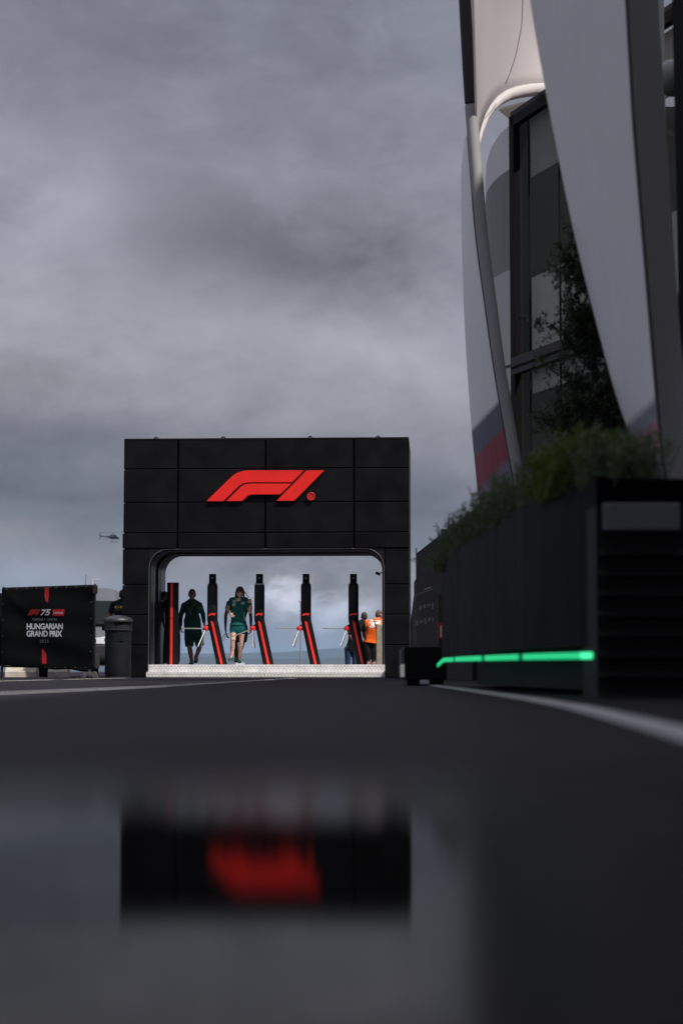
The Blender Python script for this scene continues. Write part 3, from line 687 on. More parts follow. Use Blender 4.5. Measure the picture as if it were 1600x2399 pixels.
MB().prism([hp(*zh2(x, y), -.9) for x, y in ((1170, 246), (1192, 250), (1208, 264), (1180, 262))], (0, 1.8, 0)).build('window', glass_d, hbo)
MB().prism([hp(*zh2(x, y), -.06) for x, y in ((1014, 212), (1022, 212), (1030, 248), (1020, 278), (1014, 278), (1020, 250))], (0, .12, 0)).build('tail_fin', dk, heli)
m_ = MB(); a, b = hp(*zh2(1020, 212)), hp(*zh2(1262, 205)); m_.prism([a+Vector((0, -.2, -.06)), b+Vector((0, -.2, 0)), b+Vector((0, -.2, .12)), a+Vector((0, -.2, .06))], (0, .4, 0)); m_.build('rotor_blade', dk, heli)
MB().tube([hp(*zh2(1157, 230)), hp(*zh2(1157, 208))], .18, 8).build('rotor_mast', dk, heli)
MB().prism([hp(*zh2(x, y), -.5) for x, y in ((1130, 232), (1180, 232), (1192, 246), (1120, 246))], (0, 1.0, 0)).build('engine_cowling', dk, heli)
m_ = MB(); q = hp(*zh2(1020, 240)); m_.box(q.x-.06, q.x+.06, HY-.22, HY-.18, q.z-.9, q.z+.9); m_.build('tail_rotor', dk, heli)
for dy in (-1.0, 1.0):
    m_ = MB(); m_.tube([hp(*zh2(1118, 305), dy), hp(*zh2(1205, 307), dy), hp(*zh2(1220, 300), dy)], .07, 8)
    for x in (1140, 1190): m_.tube([hp(*zh2(x, 306), dy), hp(*zh2(x, 280), dy*.4)], .05, 6)
    m_.build('skid', dk, heli)

# ------------------------------------------------------------------ hoardings right of the gate
hoard_m = mat('matt black hoarding', (.014, .0135, .0155), .7, var=.15, spec=.2)
ha = P(975, 1580, 35.7); hbp = P(1049, 1580, 30.6); ha.z = hbp.z = 0
h0 = P(975, 1298, 35.7).z; h1 = P(1049, 1257, 30.6).z
hd_ = (hbp-ha); hn = Vector((hd_.y, -hd_.x, 0)).normalized()
if hn.y > 0: hn = -hn
hrd = thing('sponsor_hoarding', (ha+hbp)/2, 'tall black hoarding with small white sponsor marks, between gate and planter', 'hoarding')
far = hbp+hd_*.6
pr = MB(); pr.hexa([ha, far, far-hn*.08, ha-hn*.08, ha+Vector((0, 0, h0)), far+Vector((0, 0, h1+.15)), far-hn*.08+Vector((0, 0, h1+.15)), ha-hn*.08+Vector((0, 0, h0))]); pro = pr.build('board', hoard_m, hrd)
def z4(x, y): return (920+x*.1701, 1240+y*.1701)
def hm(px, py): return PP(px, py, ha, hn)+hn*.006
mk = mat('faint printed marks', (.2, .2, .22), .6)
for (x0, y0, x1, y1) in ((440, 825, 530, 845), (330, 905, 565, 911)):
    sl_ = -.37 if y1-y0 > 10 else -.37
    q = [hm(*z4(x0, y0+(0))), hm(*z4(x1, y0+(x1-x0)*sl_)), hm(*z4(x1, y1+(x1-x0)*sl_)), hm(*z4(x0, y1))]
    q = [Vector(v) for v in q]; MB().prism(q, hn*.003).build('printed_line', mk, pro)
for x, y, w_, h_ in ((370, 1065, 35, 60), (428, 1050, 32, 50), (482, 1040, 38, 32), (545, 1025, 20, 90), (332, 1268, 26, 70), (378, 1268, 38, 40), (442, 1240, 26, 80), (495, 1228, 30, 50), (550, 1228, 16, 55)):
    for k in range(3):
        yy0 = y+k*h_/3; q = [hm(*z4(x, yy0)), hm(*z4(x+w_, yy0-w_*.3)), hm(*z4(x+w_, yy0-w_*.3+h_*.2)), hm(*z4(x, yy0+h_*.2))]; MB().prism(q, hn*.003).build('sponsor_mark', mk, pro)
for k, s in enumerate((.02, .93, 1.15)):
    p = ha+hd_*s; zt = h0+(h1-h0)*s; lm = MB(); lm.cbox(p.x-.06, p.x+.06, p.y-.06, p.y+.06, zt+.02, zt+.14, .01) if k else lm.tube([(p.x, p.y, zt), (p.x, p.y, zt+.1)], .02, 8); lm.build('top_clamp', mat('pale blue clamp', (.12, .13, .16), .4), hrd)
f2 = thing('black_fence', (1.5, 38.5, 0), 'narrow black covered fence closing the gap between gate and hoarding', 'fence')
fm = MB(); q0 = P(961, 1580, 40.3); q1 = P(974, 1580, 36.2)
zt0 = P(962, 1462, 40.3).z; zt1 = P(969, 1366, 36.2).z
fm.hexa([Vector((q0.x, q0.y, 0)), Vector((q1.x, q1.y, 0)), Vector((q1.x+.05, q1.y, 0)), Vector((q0.x+.05, q0.y, 0)), Vector((q0.x+.0, q0.y, zt0)), Vector((q1.x, q1.y, zt1)), Vector((q1.x+.05, q1.y, zt1)), Vector((q0.x+.05, q0.y, zt0))]); fm.build('cover', hoard_m, f2)
bl = MB(); bl.hexa([Vector((q1.x-.03, q1.y-.1, 0)), Vector((q1.x+.35, q1.y-.1, 0)), Vector((q1.x+.35, q1.y, 0)), Vector((q1.x-.03, q1.y, 0)), Vector((q1.x-.03, q1.y-.1, zt1)), Vector((q1.x+.35, q1.y-.1, zt1+.8)), Vector((q1.x+.35, q1.y, zt1+.8)), Vector((q1.x-.03, q1.y, zt1))]); bl.build('end_post', hoard_m, f2)

# low black box at the line's end
kb = thing('low_black_box', (X(972, 17), 17.1, 0), 'low black box with a white edge strip at the far end of the planter', 'box')
kx0, kx1 = X(938, 16.9), X(1046, 16.9); kz = P(0, 1515, 16.9).z
MB().cbox(kx0+.035, kx1, 16.9, 17.5, .05, kz, .01).build('case', black_core, kb)
MB().box(kx0+.06, kx1-.03, 16.95, 17.45, 0, .05).build('base', black_core, kb)
MB().cbox(kx0, kx0+.032, 16.92, 17.2, .09, kz-.02, .004).build('edge_strip', mat('grey edge strip', (.09, .09, .10), .5), kb)
MB().cbox(kx0-.002, kx0+.034, 16.905, 16.918, .075, .185, .002).build('glowing_strip', mat('faintly glowing white strip', (.8, .78, .7), .4, emit=(1, 1, .9), es=.10), kb)  # white strip brightened by a faint glow of its own; no lamp
MB().cbox(kx0+.17, kx0+.25, 16.90, 16.935, .012, .048, .005).build('castor', mat('pale castor', (.45, .45, .47), .4), kb)
ss = thing('safety_sign', (X(1036, 20), 20, 0), 'small red and white sign plate at the far edge of the planter', 'sign')
MB().cbox(X(1026, 20), X(1036, 20), 20, 20.02, P(0, 1497, 20).z, P(0, 1460, 20).z, .003).build('red_plate', mat('sign red', (.35, .01, .02), .5), ss)
MB().box(X(1031, 20), X(1037, 20), 19.99, 19.998, P(0, 1493, 20).z, P(0, 1466, 20).z).build('white_plate', mat('sign white', (.6, .6, .62), .5), ss)
MB().box(X(1027, 20), X(1040, 20), 20.03, 20.1, 0, P(0, 1390, 20).z).build('post', mat('dark brown post', (.03, .01, .006), .6), ss)

# ------------------------------------------------------------------ planter with green light strip
PTS = [(PZ(1034, 1318, 1.04)), PZ(1096, 1262, 1.045), PZ(1168, 1217, 1.05), PZ(1224, 1187, 1.05), PZ(1310, 1152, 1.05), PZ(1397, 1122, 1.05)]
path = [Vector((p.x, p.y, 0)) for p in PTS]
planter = thing('planter', path[3], 'long curved black planter with a glowing green strip along its foot', 'planter')
pm = mat('dark slate planter board', (.0032, .0030, .0044), .6, var=.5, vscale=2.2, spec=.06)
ZT = 1.05; ZB = .245
body = MB()
def lerp_path(s):
    L_ = [0]
    for i in range(len(path)-1): L_.append(L_[-1]+(path[i+1]-path[i]).length)
    t = s*L_[-1]
    for i in range(len(path)-1):
        if t <= L_[i+1] or i == len(path)-2: return path[i]+(path[i+1]-path[i])*((t-L_[i])/(L_[i+1]-L_[i]))
NP = 26
for i in range(NP):
    a = lerp_path(i/NP); b = lerp_path((i+1)/NP); d = (b-a).normalized(); nn = Vector((-d.y, d.x, 0)); nn = nn if nn.x > 0 else -nn
    a2, b2 = a+d*.0015, b-d*.0015; j = rng.uniform(-.0012, .0012); o_ = nn*.03
    body.hexa([a2+nn*j+Vector((0, 0, ZB)), b2+nn*j+Vector((0, 0, ZB)), b2+o_+Vector((0, 0, ZB)), a2+o_+Vector((0, 0, ZB)), a2+nn*j+Vector((0, 0, ZT)), b2+nn*j+Vector((0, 0, ZT)), b2+o_+Vector((0, 0, ZT)), a2+o_+Vector((0, 0, ZT))])
body.build('side_boards', pm, planter)
ins = MB(); inner = [lerp_path(i/12)+Vector((.30, 0.05, 0)) for i in range(13)]
ins.loft([[(p.x, p.y, .02 if p.y < 14 else .02), (p.x, p.y, ZT-.04), (p.x+1.0, p.y+.15, ZT-.04), (p.x+1.0, p.y+.15, .02)] for p in inner]); ins.build('core', black_core, planter)
ez = path[-1]; end = MB(); end.cbox(ez.x+.002, ez.x+.06, ez.y-.035, ez.y+.02, ZB, ZT+.005, .006); end.cbox(ez.x+.06, ez.x+1.2, ez.y-.01, ez.y+.05, .0, ZT, .006); end.build('end_board', mat('black end board', (.002, .002, .0025), .8, spec=.0), planter)
led_m = mat('green light strip', (.02, .5, .2), .4, emit=(.006, .52, .195), es=1.0)
led_h = mat('green light strip end', (.02, .5, .2), .4, emit=(.07, .95, .42), es=1.1)
def led(s0, s1, z, r, name='light_strip', mm=led_m, n=8, zs=None):
    for dz in (-.6*r*1.15, .6*r*1.15):
        pts = [lerp_path(s0+(s1-s0)*k/n) for k in range(n+1)]
        mb_ = MB(); mb_.tube([(p.x-.035, p.y-.02, (zs(k/n) if zs else .216-.018*(s0+(s1-s0)*k/n))+dz) for k, p in enumerate(pts)], r*.66, 10); 
        yield mb_
def build_led(s0, s1, mm, zs=None, r=.0122):
    tot_ = MB()
    for m2 in led(s0, s1, .212, r, zs=zs): tot_.add(m2.v, m2.f)
    return tot_.build('light_strip', mm, planter, smooth=True)
# find arc positions of the joints
def s_at(px):
    best = min(range(401), key=lambda k: abs((lambda p: 800+p.x/p.y*FPX)(lerp_path(k/400))-px)); return best/400
j0, j1, j2, j3, j4 = s_at(1047), s_at(1074), s_at(1143), s_at(1232), s_at(1375); e1 = s_at(1077)-j1+.002; e2 = s_at(1148.5)-j2; e3 = s_at(1238.5)-j3
build_led(0.0, j0, led_m, zs=lambda t: .175+.037*t)
build_led(j0, j1-e1, led_m); build_led(j1+e1, j2-e2, led_m); build_led(j2+e2, j3-e3, led_m); build_led(j3+e3, j4, led_m); build_led(j4, 1.0, led_h)
soil = MB(); soil.loft([[(p.x, p.y, ZT-.035), (p.x+.9, p.y+.1, ZT-.035)] for p in inner], cap=False, closed=False); soil.build('soil', mat('dark potting soil', (.02, .014, .01), .95), planter)
# raised black box on the planter's near end, cabinet in front
bxp = thing('plant_box', (1.5, 9.5, 0), 'black square plant box raised behind the grey cabinet top', 'plant box')
z0_ = P(0, 1181, 9.35).z; z1_ = P(0, 1113, 9.35).z
MB().cbox(X(1392, 9.35), X(1523, 9.35), 9.35, 10.2, .6, z1_, .01).build('box', black_core, bxp)
MB().cbox(X(1523, 9.35)+.002, X(1543, 9.35), 9.36, 10.1, .6, P(0, 1164, 9.35).z, .006).build('step_block', black_core, bxp)
cab = thing('louvred_cabinet', (X(1520, 9), 9.0, 0), 'black louvred cabinet with a pale grey top band at the right edge', 'cabinet')
zb0 = P(0, 1243, 8.98).z; zb1 = P(0, 1179, 8.98).z
MB().cbox(X(1417, 8.98), X(1597, 8.98), 8.98, 9.04, zb0, zb1, .006).build('top_band', mat('brushed grey band', (.085, .085, .10), .45, .3, var=.1), cab)
MB().box(X(1398, 9.05), X(1398, 9.05)+1.6, 9.05, 9.6, .0, zb1-.006).build('case', black_core, cab)
for k in range(9):
    z = zb0-.10-k*.095; l_ = MB(); M = Matrix.Translation((0, 9.03, z)) @ Matrix.Rotation(R(35), 4, 'X'); l_.box(X(1405, 9.0), X(1405, 9.0)+1.5, -.03, .03, -.004, .004, M); l_.build('louvre', mat('dull black louvre', (.005, .005, .006), .6, spec=.15), cab)
gl = thing('floor_light', (2.2, 12.2, 0), 'green light strip at the foot of the nearer white column', 'light strip')
zg = P(0, 1176, 12.0).z
MB().tube([(X(1530, 12.0), 12.0, zg-.10), (X(1572, 12.0), 12.0, zg-.10)], .02, 8).build('tube', mat('green tube', (.02, .5, .2), .4, emit=(.01, .8, .22), es=5.0), gl)
MB().box(X(1525, 12.0), X(1578, 12.0), 12.03, 12.06, 0, zg-.06).build('mount', black_core, gl)

# ------------------------------------------------------------------ foliage
def leaf_mat(name, c0, c1, tr=.25):
    m = bpy.data.materials.new(name); m.use_nodes = True; t = m.node_tree; b = t.nodes['Principled BSDF']; tcn = nd(t, 'ShaderNodeTexCoord')
    nn = noise(t, tcn.outputs['Object'], 4.5, 5, .7); t.links.new(ramp(t, nn, [(.3, c0), (.7, c1)]), b.inputs['Base Color']); b.inputs['Roughness'].default_value = .5
    b.inputs['Specular IOR Level'].default_value = .3
    tl = nd(t, 'ShaderNodeBsdfTranslucent'); tl.inputs[0].default_value = (*[v*1.2 for v in c1], 1); ms = nd(t, 'ShaderNodeMixShader'); ms.inputs[0].default_value = tr
    t.links.new(b.outputs[0], ms.inputs[1]); t.links.new(tl.outputs[0], ms.inputs[2]); t.links.new(ms.outputs[0], t.nodes['Material Output'].inputs[0]); return m
def leaves(mb, pts, dirs, ln_, wd_):
    n = len(pts); pts = np.asarray(pts); dirs = np.asarray(dirs); dirs /= np.linalg.norm(dirs, axis=1)[:, None]
    r = rng.normal(size=(n, 3)); sd_ = np.cross(dirs, r); sd_ /= np.linalg.norm(sd_, axis=1)[:, None]
    ll = ln_*rng.uniform(.6, 1.25, (n, 1)); ww = wd_*rng.uniform(.7, 1.2, (n, 1)); b = len(mb.v)
    A = pts; B = pts+dirs*ll*.5+sd_*ww; C = pts+dirs*ll; D = pts+dirs*ll*.5-sd_*ww
    mb.v += [tuple(q) for q in np.stack([A, B, C, D], 1).reshape(-1, 3)]
    mb.f += [(b+4*i, b+4*i+1, b+4*i+2, b+4*i+3) for i in range(n)]
def raw(mb, name, m, parent):
    me = bpy.data.meshes.new(name); me.from_pydata(mb.v, [], mb.f); me.update(); return link(name, me, m, parent)
# olive tree behind the nearer column
TYY = 17.5
tp = P(1400, 1500, TYY); tp.z = 0
tree = thing('olive_tree', tp, 'dark small-leaved olive tree in front of the glass facade, beside the pale column', 'tree')
bark = mat('grey brown bark', (.06, .05, .04), .9, var=.3, vscale=9, bump=.5)
tr_ = MB(); trunk = [Vector((tp.x+.02*math.sin(k*1.3), TYY+.03*math.cos(k*1.1), z)) for k, z in enumerate(np.linspace(0, 4.1, 12))]
tr_.tube(trunk, list(np.linspace(.06, .012, 12)), 8)
branches = []
for k in range(74):
    z = rng.uniform(1.75, 4.0); i = min(10, int(z/4.1*11)); b0 = trunk[i].copy(); b0.z = z
    a = rng.uniform(0, 6.283); f = 1-abs(z-2.6)/1.9; ln_ = (.16+.42*max(0, f))*rng.uniform(.5, 1.15)
    d = Vector((math.cos(a), math.sin(a)*.9, rng.uniform(.1, 1.0))).normalized(); mid = b0+d*ln_*.5+Vector((0, 0, .03)); e = b0+d*ln_+Vector((0, 0, rng.uniform(-.1, .12)))
    tr_.tube([b0, mid, e], [.012, .008, .003], 5); branches.append((b0, mid, e))
tr_.build('trunk', bark, tree, smooth=True)
cr = MB(); pts = []; dr = []
for b0, mid, e in branches:
    for tw in range(22):
        t = rng.uniform(.25, 1.05); s0 = (b0.lerp(mid, t*2) if t < .5 else mid.lerp(e, t*2-1)); d = Vector(rng.normal(size=3)); d.z += .25; d.normalize(); tl_ = rng.uniform(.07, .26)
        q = s0+d*tl_
        cr.tube([s0, q], [.003, .0015], 3)
        for lf in range(17):
            p = s0+d*tl_*rng.uniform(.1, 1.05); pts.append(p+Vector(rng.normal(size=3))*.008); dd = d*.5+Vector(rng.normal(size=3))*.6; dr.append(dd)
leaves(cr, pts, dr, .050, .009)
raw(cr, 'crown', leaf_mat('olive leaf', (.012, .018, .008), (.046, .060, .032)), tree)
# low planting along the planter and a taller bush at its near end
hm_ = leaf_mat('rosemary leaf', (.026, .044, .018), (.095, .135, .060)); hm2 = leaf_mat('bright bush leaf', (.026, .042, .004), (.105, .145, .014))
def shoots(mb, base, n, h, spread, leaf=.035, wd=.004, per=26, up=1.0, drp=0.0):
    pts = []; dr = []
    for k in range(n):
        b0 = base+Vector((rng.normal()*spread*.5, rng.normal()*spread*.5, 0)); d = Vector((rng.normal()*.28, rng.normal()*.28, up)).normalized(); hh = h*rng.uniform(.55, 1.1)
        tip = b0+d*hh; tip.x -= drp*rng.uniform(0, 1); mb.tube([b0, b0.lerp(tip, .5)+Vector((rng.normal()*.01, rng.normal()*.01, 0)), tip], [.004, .003, .0015], 3)
        for j in range(per):
            t = rng.uniform(.1, 1.0); p = b0.lerp(tip, t); pts.append(p); dr.append(Vector((rng.normal(), rng.normal(), rng.uniform(.2, 1.2))))
    leaves(mb, pts, dr, leaf, wd)
hedge = thing('rosemary_hedge', lerp_path(.4)+Vector((.2, 0, 1.0)), 'feathery dark green rosemary growing along the top of the planter', 'hedge')
mb = MB()
for k in range(230):
    s = rng.uniform(0, 1); p = lerp_path(s); p = p+Vector((rng.uniform(.03, .42), rng.uniform(0, .2), ZT-.04))
    shoots(mb, p, 11, (.25+.10*rng.uniform(0, 1))*(1-.3*math.exp(-s/.05)), .10, leaf=.034, wd=.0048, per=24)
for k in range(12):
    p = lerp_path(rng.uniform(0, .06))+Vector((rng.uniform(-.06, .2), rng.uniform(0, .3), ZT-.1)); shoots(mb, p, 6, .22, .10, per=20, up=.3, drp=.12)
raw(mb, 'foliage', hm_, hedge)
bush = thing('feathery_bush', (X(1440, 9.9), 9.9, 1.0), 'taller bright green feathery bush at the near end of the planter', 'bush')
mb = MB()
for k in range(75):
    u = rng.uniform(0, 1); p = Vector((X(1290+u*190, 9.9), 9.9+rng.uniform(-.2, .45), ZT-.03))
    shoots(mb, p, 10, .22+.12*math.sin(u*3.0)+.06*rng.uniform(-1, 1), .07, leaf=.038, wd=.0046, per=26)
for k in range(25):
    u = rng.uniform(0, 1); p = Vector((X(1395+u*120, 9.8), 9.8+rng.uniform(-.2, .35), z1_-.02)); shoots(mb, p, 6, .24, .06, leaf=.036, wd=.0035, per=24)
raw(mb, 'foliage', hm2, bush)

# ------------------------------------------------------------------ hospitality building
def fabric(name, t_navy=None, K=.95, base=(.68, .66, .69)):
    m = bpy.data.materials.new(name); m.use_nodes = True; t = m.node_tree; b = t.nodes['Principled BSDF']; tcn = nd(t, 'ShaderNodeTexCoord'); b.inputs['Roughness'].default_value = .36
    b.inputs['Specular IOR Level'].default_value = .6
    nn = noise(t, tcn.outputs['Object'], 2.0, 5, .6); c = ramp(t, nn, [(.3, tuple(v*.93 for v in base)), (.7, base)])
    if t_navy:
        ge = nd(t, 'ShaderNodeNewGeometry'); sp = nd(t, 'ShaderNodeSeparateXYZ'); t.links.new(ge.outputs['Position'], sp.inputs[0])
        v = mth(t, 'SUBTRACT', sp.outputs[2], mth(t, 'MULTIPLY', sp.outputs[0], K))
        a, b_, c_ = t_navy; lo = a-.4; hi = c_+.4; f = lambda q: (q-lo)/(hi-lo)
        rr_ = ramp(t, mth(t, 'DIVIDE', mth(t, 'SUBTRACT', v, lo), hi-lo, clamp=True), [(0, (.22, .20, .25)), (f(a-.07), (.22, .20, .25)), (f(a+.07), (.34, .045, .075)), (f(b_-.02), (.34, .045, .075)), (f(b_+.03), (.13, .13, .18)), (f(c_-.03), (.13, .13, .18)), (f(c_+.05), (1, 1, 1)), (1, (1, 1, 1))])
        mm = nd(t, 'ShaderNodeMix', data_type='RGBA', blend_type='MULTIPLY'); mm.inputs[0].default_value = 1; t.links.new(c, mm.inputs[6]); t.links.new(rr_, mm.inputs[7]); c = mm.outputs[2]
    t.links.new(c, b.inputs['Base Color']); bn = nd(t, 'ShaderNodeBump'); bn.inputs['Strength'].default_value = .3; bn.inputs['Distance'].default_value = .03
    mpf = nd(t, 'ShaderNodeMapping'); mpf.inputs['Scale'].default_value = (5, 5, .55); mpf.inputs['Rotation'].default_value = (0, .12, 0); t.links.new(tcn.outputs['Object'], mpf.inputs[0]); t.links.new(noise(t, mpf.outputs[0], 1.6, 4, .5), bn.inputs['Height']); t.links.new(bn.outputs[0], b.inputs['Normal']); return m
fab_a = fabric('white tension fabric', (-.49, -.20, -.06)); fab_b = fabric('white fabric with printed bands', (.78, 1.23, 1.60), base=(.84, .83, .85))
fab_w = mat('plain white fabric', (.62, .61, .62), .6, var=.06, vscale=1.5)
canopy_m = mat('backlit canopy fabric', (.80, .745, .755), .6, var=.05, vscale=1.2, trans=.55)
bld = thing('hospitality_building', (4.0, 24.0, 0), 'glass fronted hospitality building with sweeping white fabric columns, filling the right side', 'building')
def interp(tab, y):
    for (y0, x0), (y1, x1) in zip(tab, tab[1:]):
        if y <= y1: return x0+(x1-x0)*(y-y0)/(y1-y0)
    (y0, x0), (y1, x1) = tab[-2:]; return x0+(x1-x0)*(y-y0)/(y1-y0)
yr = list(range(-420, 1620, 60))
def smoothtab(tab, y, wdt=90): return sum(interp(tab, y+d) for d in (-wdt, -wdt/2, 0, wdt/2, wdt))/5
LA = [(-500, 1185), (0, 1240), (225, 1280), (500, 1334), (643, 1367), (786, 1405), (875, 1427), (971, 1454), (1110, 1512), (1180, 1535), (1700, 1560)]
SA = [(-500, 1445), (0, 1467), (286, 1483), (560, 1506), (750, 1522), (964, 1540), (1107, 1554), (1178, 1570), (1700, 1585)]
RA = [(-500, 1525), (0, 1541), (286, 1560), (535, 1576), (714, 1587), (860, 1600), (1180, 1640), (1700, 1690)]
rings = []
for y in yr:
    l, s_, r_ = smoothtab(LA, y), smoothtab(SA, y, 40), smoothtab(RA, y)
    k = min(1, max(0, (1180-y)/1500)); YL = 13.2+1.4*k; YS = 12.6; YR = 13.4+1.2*k
    a, b, c = P(l, y, YL), P(s_, y, YS), P(r_, y, YR); d = (a+c)*.5+Vector((0, .7, 0)); z_ = b.z
    ab = [a.lerp(b, t)+Vector((0, -.06*math.sin(t*math.pi)*(.4+k), 0)) for t in (0, .2, .4, .6, .8)]; bc = [b.lerp(c, t)+Vector((0, .05*math.sin(t*math.pi), 0)) for t in (0, .25, .5, .75)]
    rings.append([Vector((q.x, q.y, max(.0, q.z))) for q in ab+bc+[c, d]])
nfc = MB().loft(rings).build('near_fabric_column', fab_a, bld, smooth=True); nfc.data.materials.append(fabric('white tension fabric, plain', base=(.62, .60, .64)))
bv = BVHTree.FromPolygons([tuple(q) for r_ in rings for q in r_[5:]], [(i*6+j, i*6+j+1, i*6+j+7, i*6+j+6) for i in range(len(rings)-1) for j in range(5)])
for p_ in nfc.data.polygons:
    c_ = WM[nfc.name] @ p_.center; h_ = bv.find_nearest(c_)
    if h_[3] is not None and h_[3] < .02: p_.material_index = 1
sm2 = MB(); sm2.tube([P(smoothtab(SA, y, 40)+1, y, 12.585) for y in yr if y < 1200], .012, 8); sm2.build('seam_piping', mat('plum seam piping', (.06, .045, .055), .6), bld, smooth=True)
# far column
TL = [(-500, 1063), (0, 1074), (214, 1086), (321, 1094), (560, 1113), (714, 1134.6), (857, 1154), (1000, 1178.6), (1089, 1194), (1150, 1205), (1300, 1235), (1700, 1280)]
TR = [(-500, 1094), (0, 1103.6), (214, 1116), (321, 1124), (560, 1143.6), (714, 1165), (857, 1183), (1000, 1208), (1089, 1222), (1150, 1235), (1300, 1260), (1700, 1300)]
WL = [(-500, 1100), (260, 1110), (307, 1092), (350, 1084), (410, 1079.5), (560, 1081), (714, 1086), (857, 1093.6), (1000, 1104), (1136, 1117), (1300, 1135), (1700, 1170)]
def tubeB(ys, mm, name, da=0):
    mb_ = MB(); cs = []; rs = []
    for y in ys:
        l, r_ = smoothtab(TL, y, 60), smoothtab(TR, y, 60); cs.append(P((l+r_)/2, y, 23.6)); rs.append((r_-l)/2/FPX*23.6)
    mb_.tube(cs, rs, 16); return mb_.build(name, mm, bld, smooth=True)
tubeB([y for y in range(-420, 246, 20)], mat('near black upper mast', (.008, .007, .009), .6), 'dark_mast')  # upper stretch of the mast, near black
tubeB([y for y in range(246, 1600, 30)], mat('grey fabric tube', (.34, .325, .34), .55, var=.06), 'fabric_mast')
rings = []
for y in range(300, 1600, 40):
    l, r_ = interp(WL, y), smoothtab(TL, y, 60)+4
    a = P(l, y, 24.3); b = P(r_, y, 23.6); mid = a.lerp(b, .5)+Vector((0, -.05, 0)); c = b+Vector((0, .6, 0))
    rings.append([Vector((q.x, q.y, max(0, q.z))) for q in (a, a.lerp(mid, .5)+Vector((0, -.02, 0)), mid, b, c)])
MB().loft(rings).build('far_fabric_column', fab_b, bld, smooth=True)
sm2 = MB(); sm2.tube([P(smoothtab(TL, y, 60)+1, y, 23.45) for y in range(320, 1150, 30)], .009, 6); sm2.build('seam_piping', mat('plum seam piping', (.06, .045, .055), .6), bld, smooth=True)
# canopy between the columns
LOW = [(1119, 352, 23.8), (1122, 335, 24.0), (1127, 312, 24.2), (1139, 278, 24.5), (1151, 258, 24.8), (1168, 240, 25.1), (1190, 226, 25.4), (1215, 219, 25.7), (1245, 214, 26.1), (1285, 211, 26.4), (1340, 208, 26.8)]
rows = []
for j in range(13):
    t = j/12; row = []
    for (px, py, Y) in LOW:
        ux = 1100+(px-1119)*(1+.15*t)+8*0; tx = px*(1-t)+(ux)*t; ty = py+(-330-py)*t; yy_ = Y-2.2*t+1.3*math.sin(t*math.pi)*(px-1119)/170
        row.append(P(tx, ty, yy_))
    rows.append(row)
cn = MB(); cn.loft(rows, cap=False, closed=False); cno = cn.build('canopy', canopy_m, bld, smooth=True, recalc=False); sd_ = cno.modifiers.new('t', 'SOLIDIFY'); sd_.thickness = .02
MB().tube([P(px, py-4, Y-.05) for px, py, Y in LOW], [.02, .025, .03, .04, .05, .065, .075, .085, .09, .09, .09], 12).build('canopy_edge_tube', mat('bright canopy hem', (.70, .66, .66), .5, trans=.3), bld, smooth=True)
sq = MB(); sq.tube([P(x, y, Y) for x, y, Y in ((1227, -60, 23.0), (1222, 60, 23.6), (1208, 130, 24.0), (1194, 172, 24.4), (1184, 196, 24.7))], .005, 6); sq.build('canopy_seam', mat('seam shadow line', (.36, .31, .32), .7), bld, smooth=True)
cf = MB(); cf.loft([[P(1168, 258, 27.2), P(1240, 238, 27.2), P(1225, 262, 27.4), P(1203, 284, 27.4), P(1190, 276, 27.3)], [P(1170, 252, 28.2), P(1245, 232, 28.2), P(1235, 255, 28.4), P(1208, 280, 28.4), P(1195, 272, 28.2)]]); cf.build('beige_soffit', mat('beige soffit', (.72, .66, .58), .7, trans=.7), bld)
# glass facade, running from the far corner toward the camera
F0 = Vector((X(1210, 27.0), 27.0, 0)); FD = Vector((.319, -.945, 0)).normalized(); FN = Vector((-FD.y, FD.x, 0)); FN = FN if FN.x < 0 else -FN
ftop = P(1210, 273, 27).z; fmul = P(1210, 852, 27).z
def s_for(px): 
    u = (px-CX)/FPX; return (u*F0.y-F0.x)/(FD.x-u*FD.y)
frm = mat('dark bronze frame', (.009, .0075, .009), .5, spec=.06); fr2 = mat('grey brown frame', (.045, .038, .042), .5, spec=.15)
def fbox(mb_, s0, s1, z0, z1, d0, d1):
    a = F0+FD*s0; b = F0+FD*s1; mb_.hexa([a+FN*d0+Vector((0,0,z0)), b+FN*d0+Vector((0,0,z0)), b+FN*d1+Vector((0,0,z0)), a+FN*d1+Vector((0,0,z0)), a+FN*d0+Vector((0,0,z1)), b+FN*d0+Vector((0,0,z1)), b+FN*d1+Vector((0,0,z1)), a+FN*d1+Vector((0,0,z1))]); return mb_
fbox(MB(), -.035, s_for(1218), 0, ftop, .05, -.08).build('corner_post', frm, bld)
q = MB(); fbox(q, .0, 9, ftop-.01, ftop+.06, .04, -.2); q.build('top_rail', fr2, bld)
q = MB(); fbox(q, .022, 9, ftop-.16, ftop-.012, .05, -.05); q.build('upper_frame', frm, bld)
q = MB(); fbox(q, .022, 9, fmul-.06, fmul+.07, .07, -.05); q.build('transom', fr2, bld)
q = MB(); fbox(q, .022, 9, fmul-.10, fmul-.062, .05, -.05); q.build('transom_shadow_gap', frm, bld)
q = MB(); fbox(q, .022, 9, fmul-.17, fmul-.102, .06, -.05); q.build('lower_rail', fr2, bld)
q = MB()
for s in (s_for(1247), s_for(1319), s_for(1400), s_for(1480)): fbox(q, s-.006, s+.006, 0, ftop-.16, .012, -.012)
q.build('glazing_bar', frm, bld)
gm = bpy.data.materials.new('tinted facade glass'); gm.use_nodes = True; t = gm.node_tree; t.nodes.clear()
g1 = nd(t, 'ShaderNodeBsdfGlossy'); g1.inputs['Roughness'].default_value = .03; g1.inputs[0].default_value = (.9, .9, .9, 1); g2 = nd(t, 'ShaderNodeBsdfTransparent'); g2.inputs[0].default_value = (.85, .86, .83, 1)
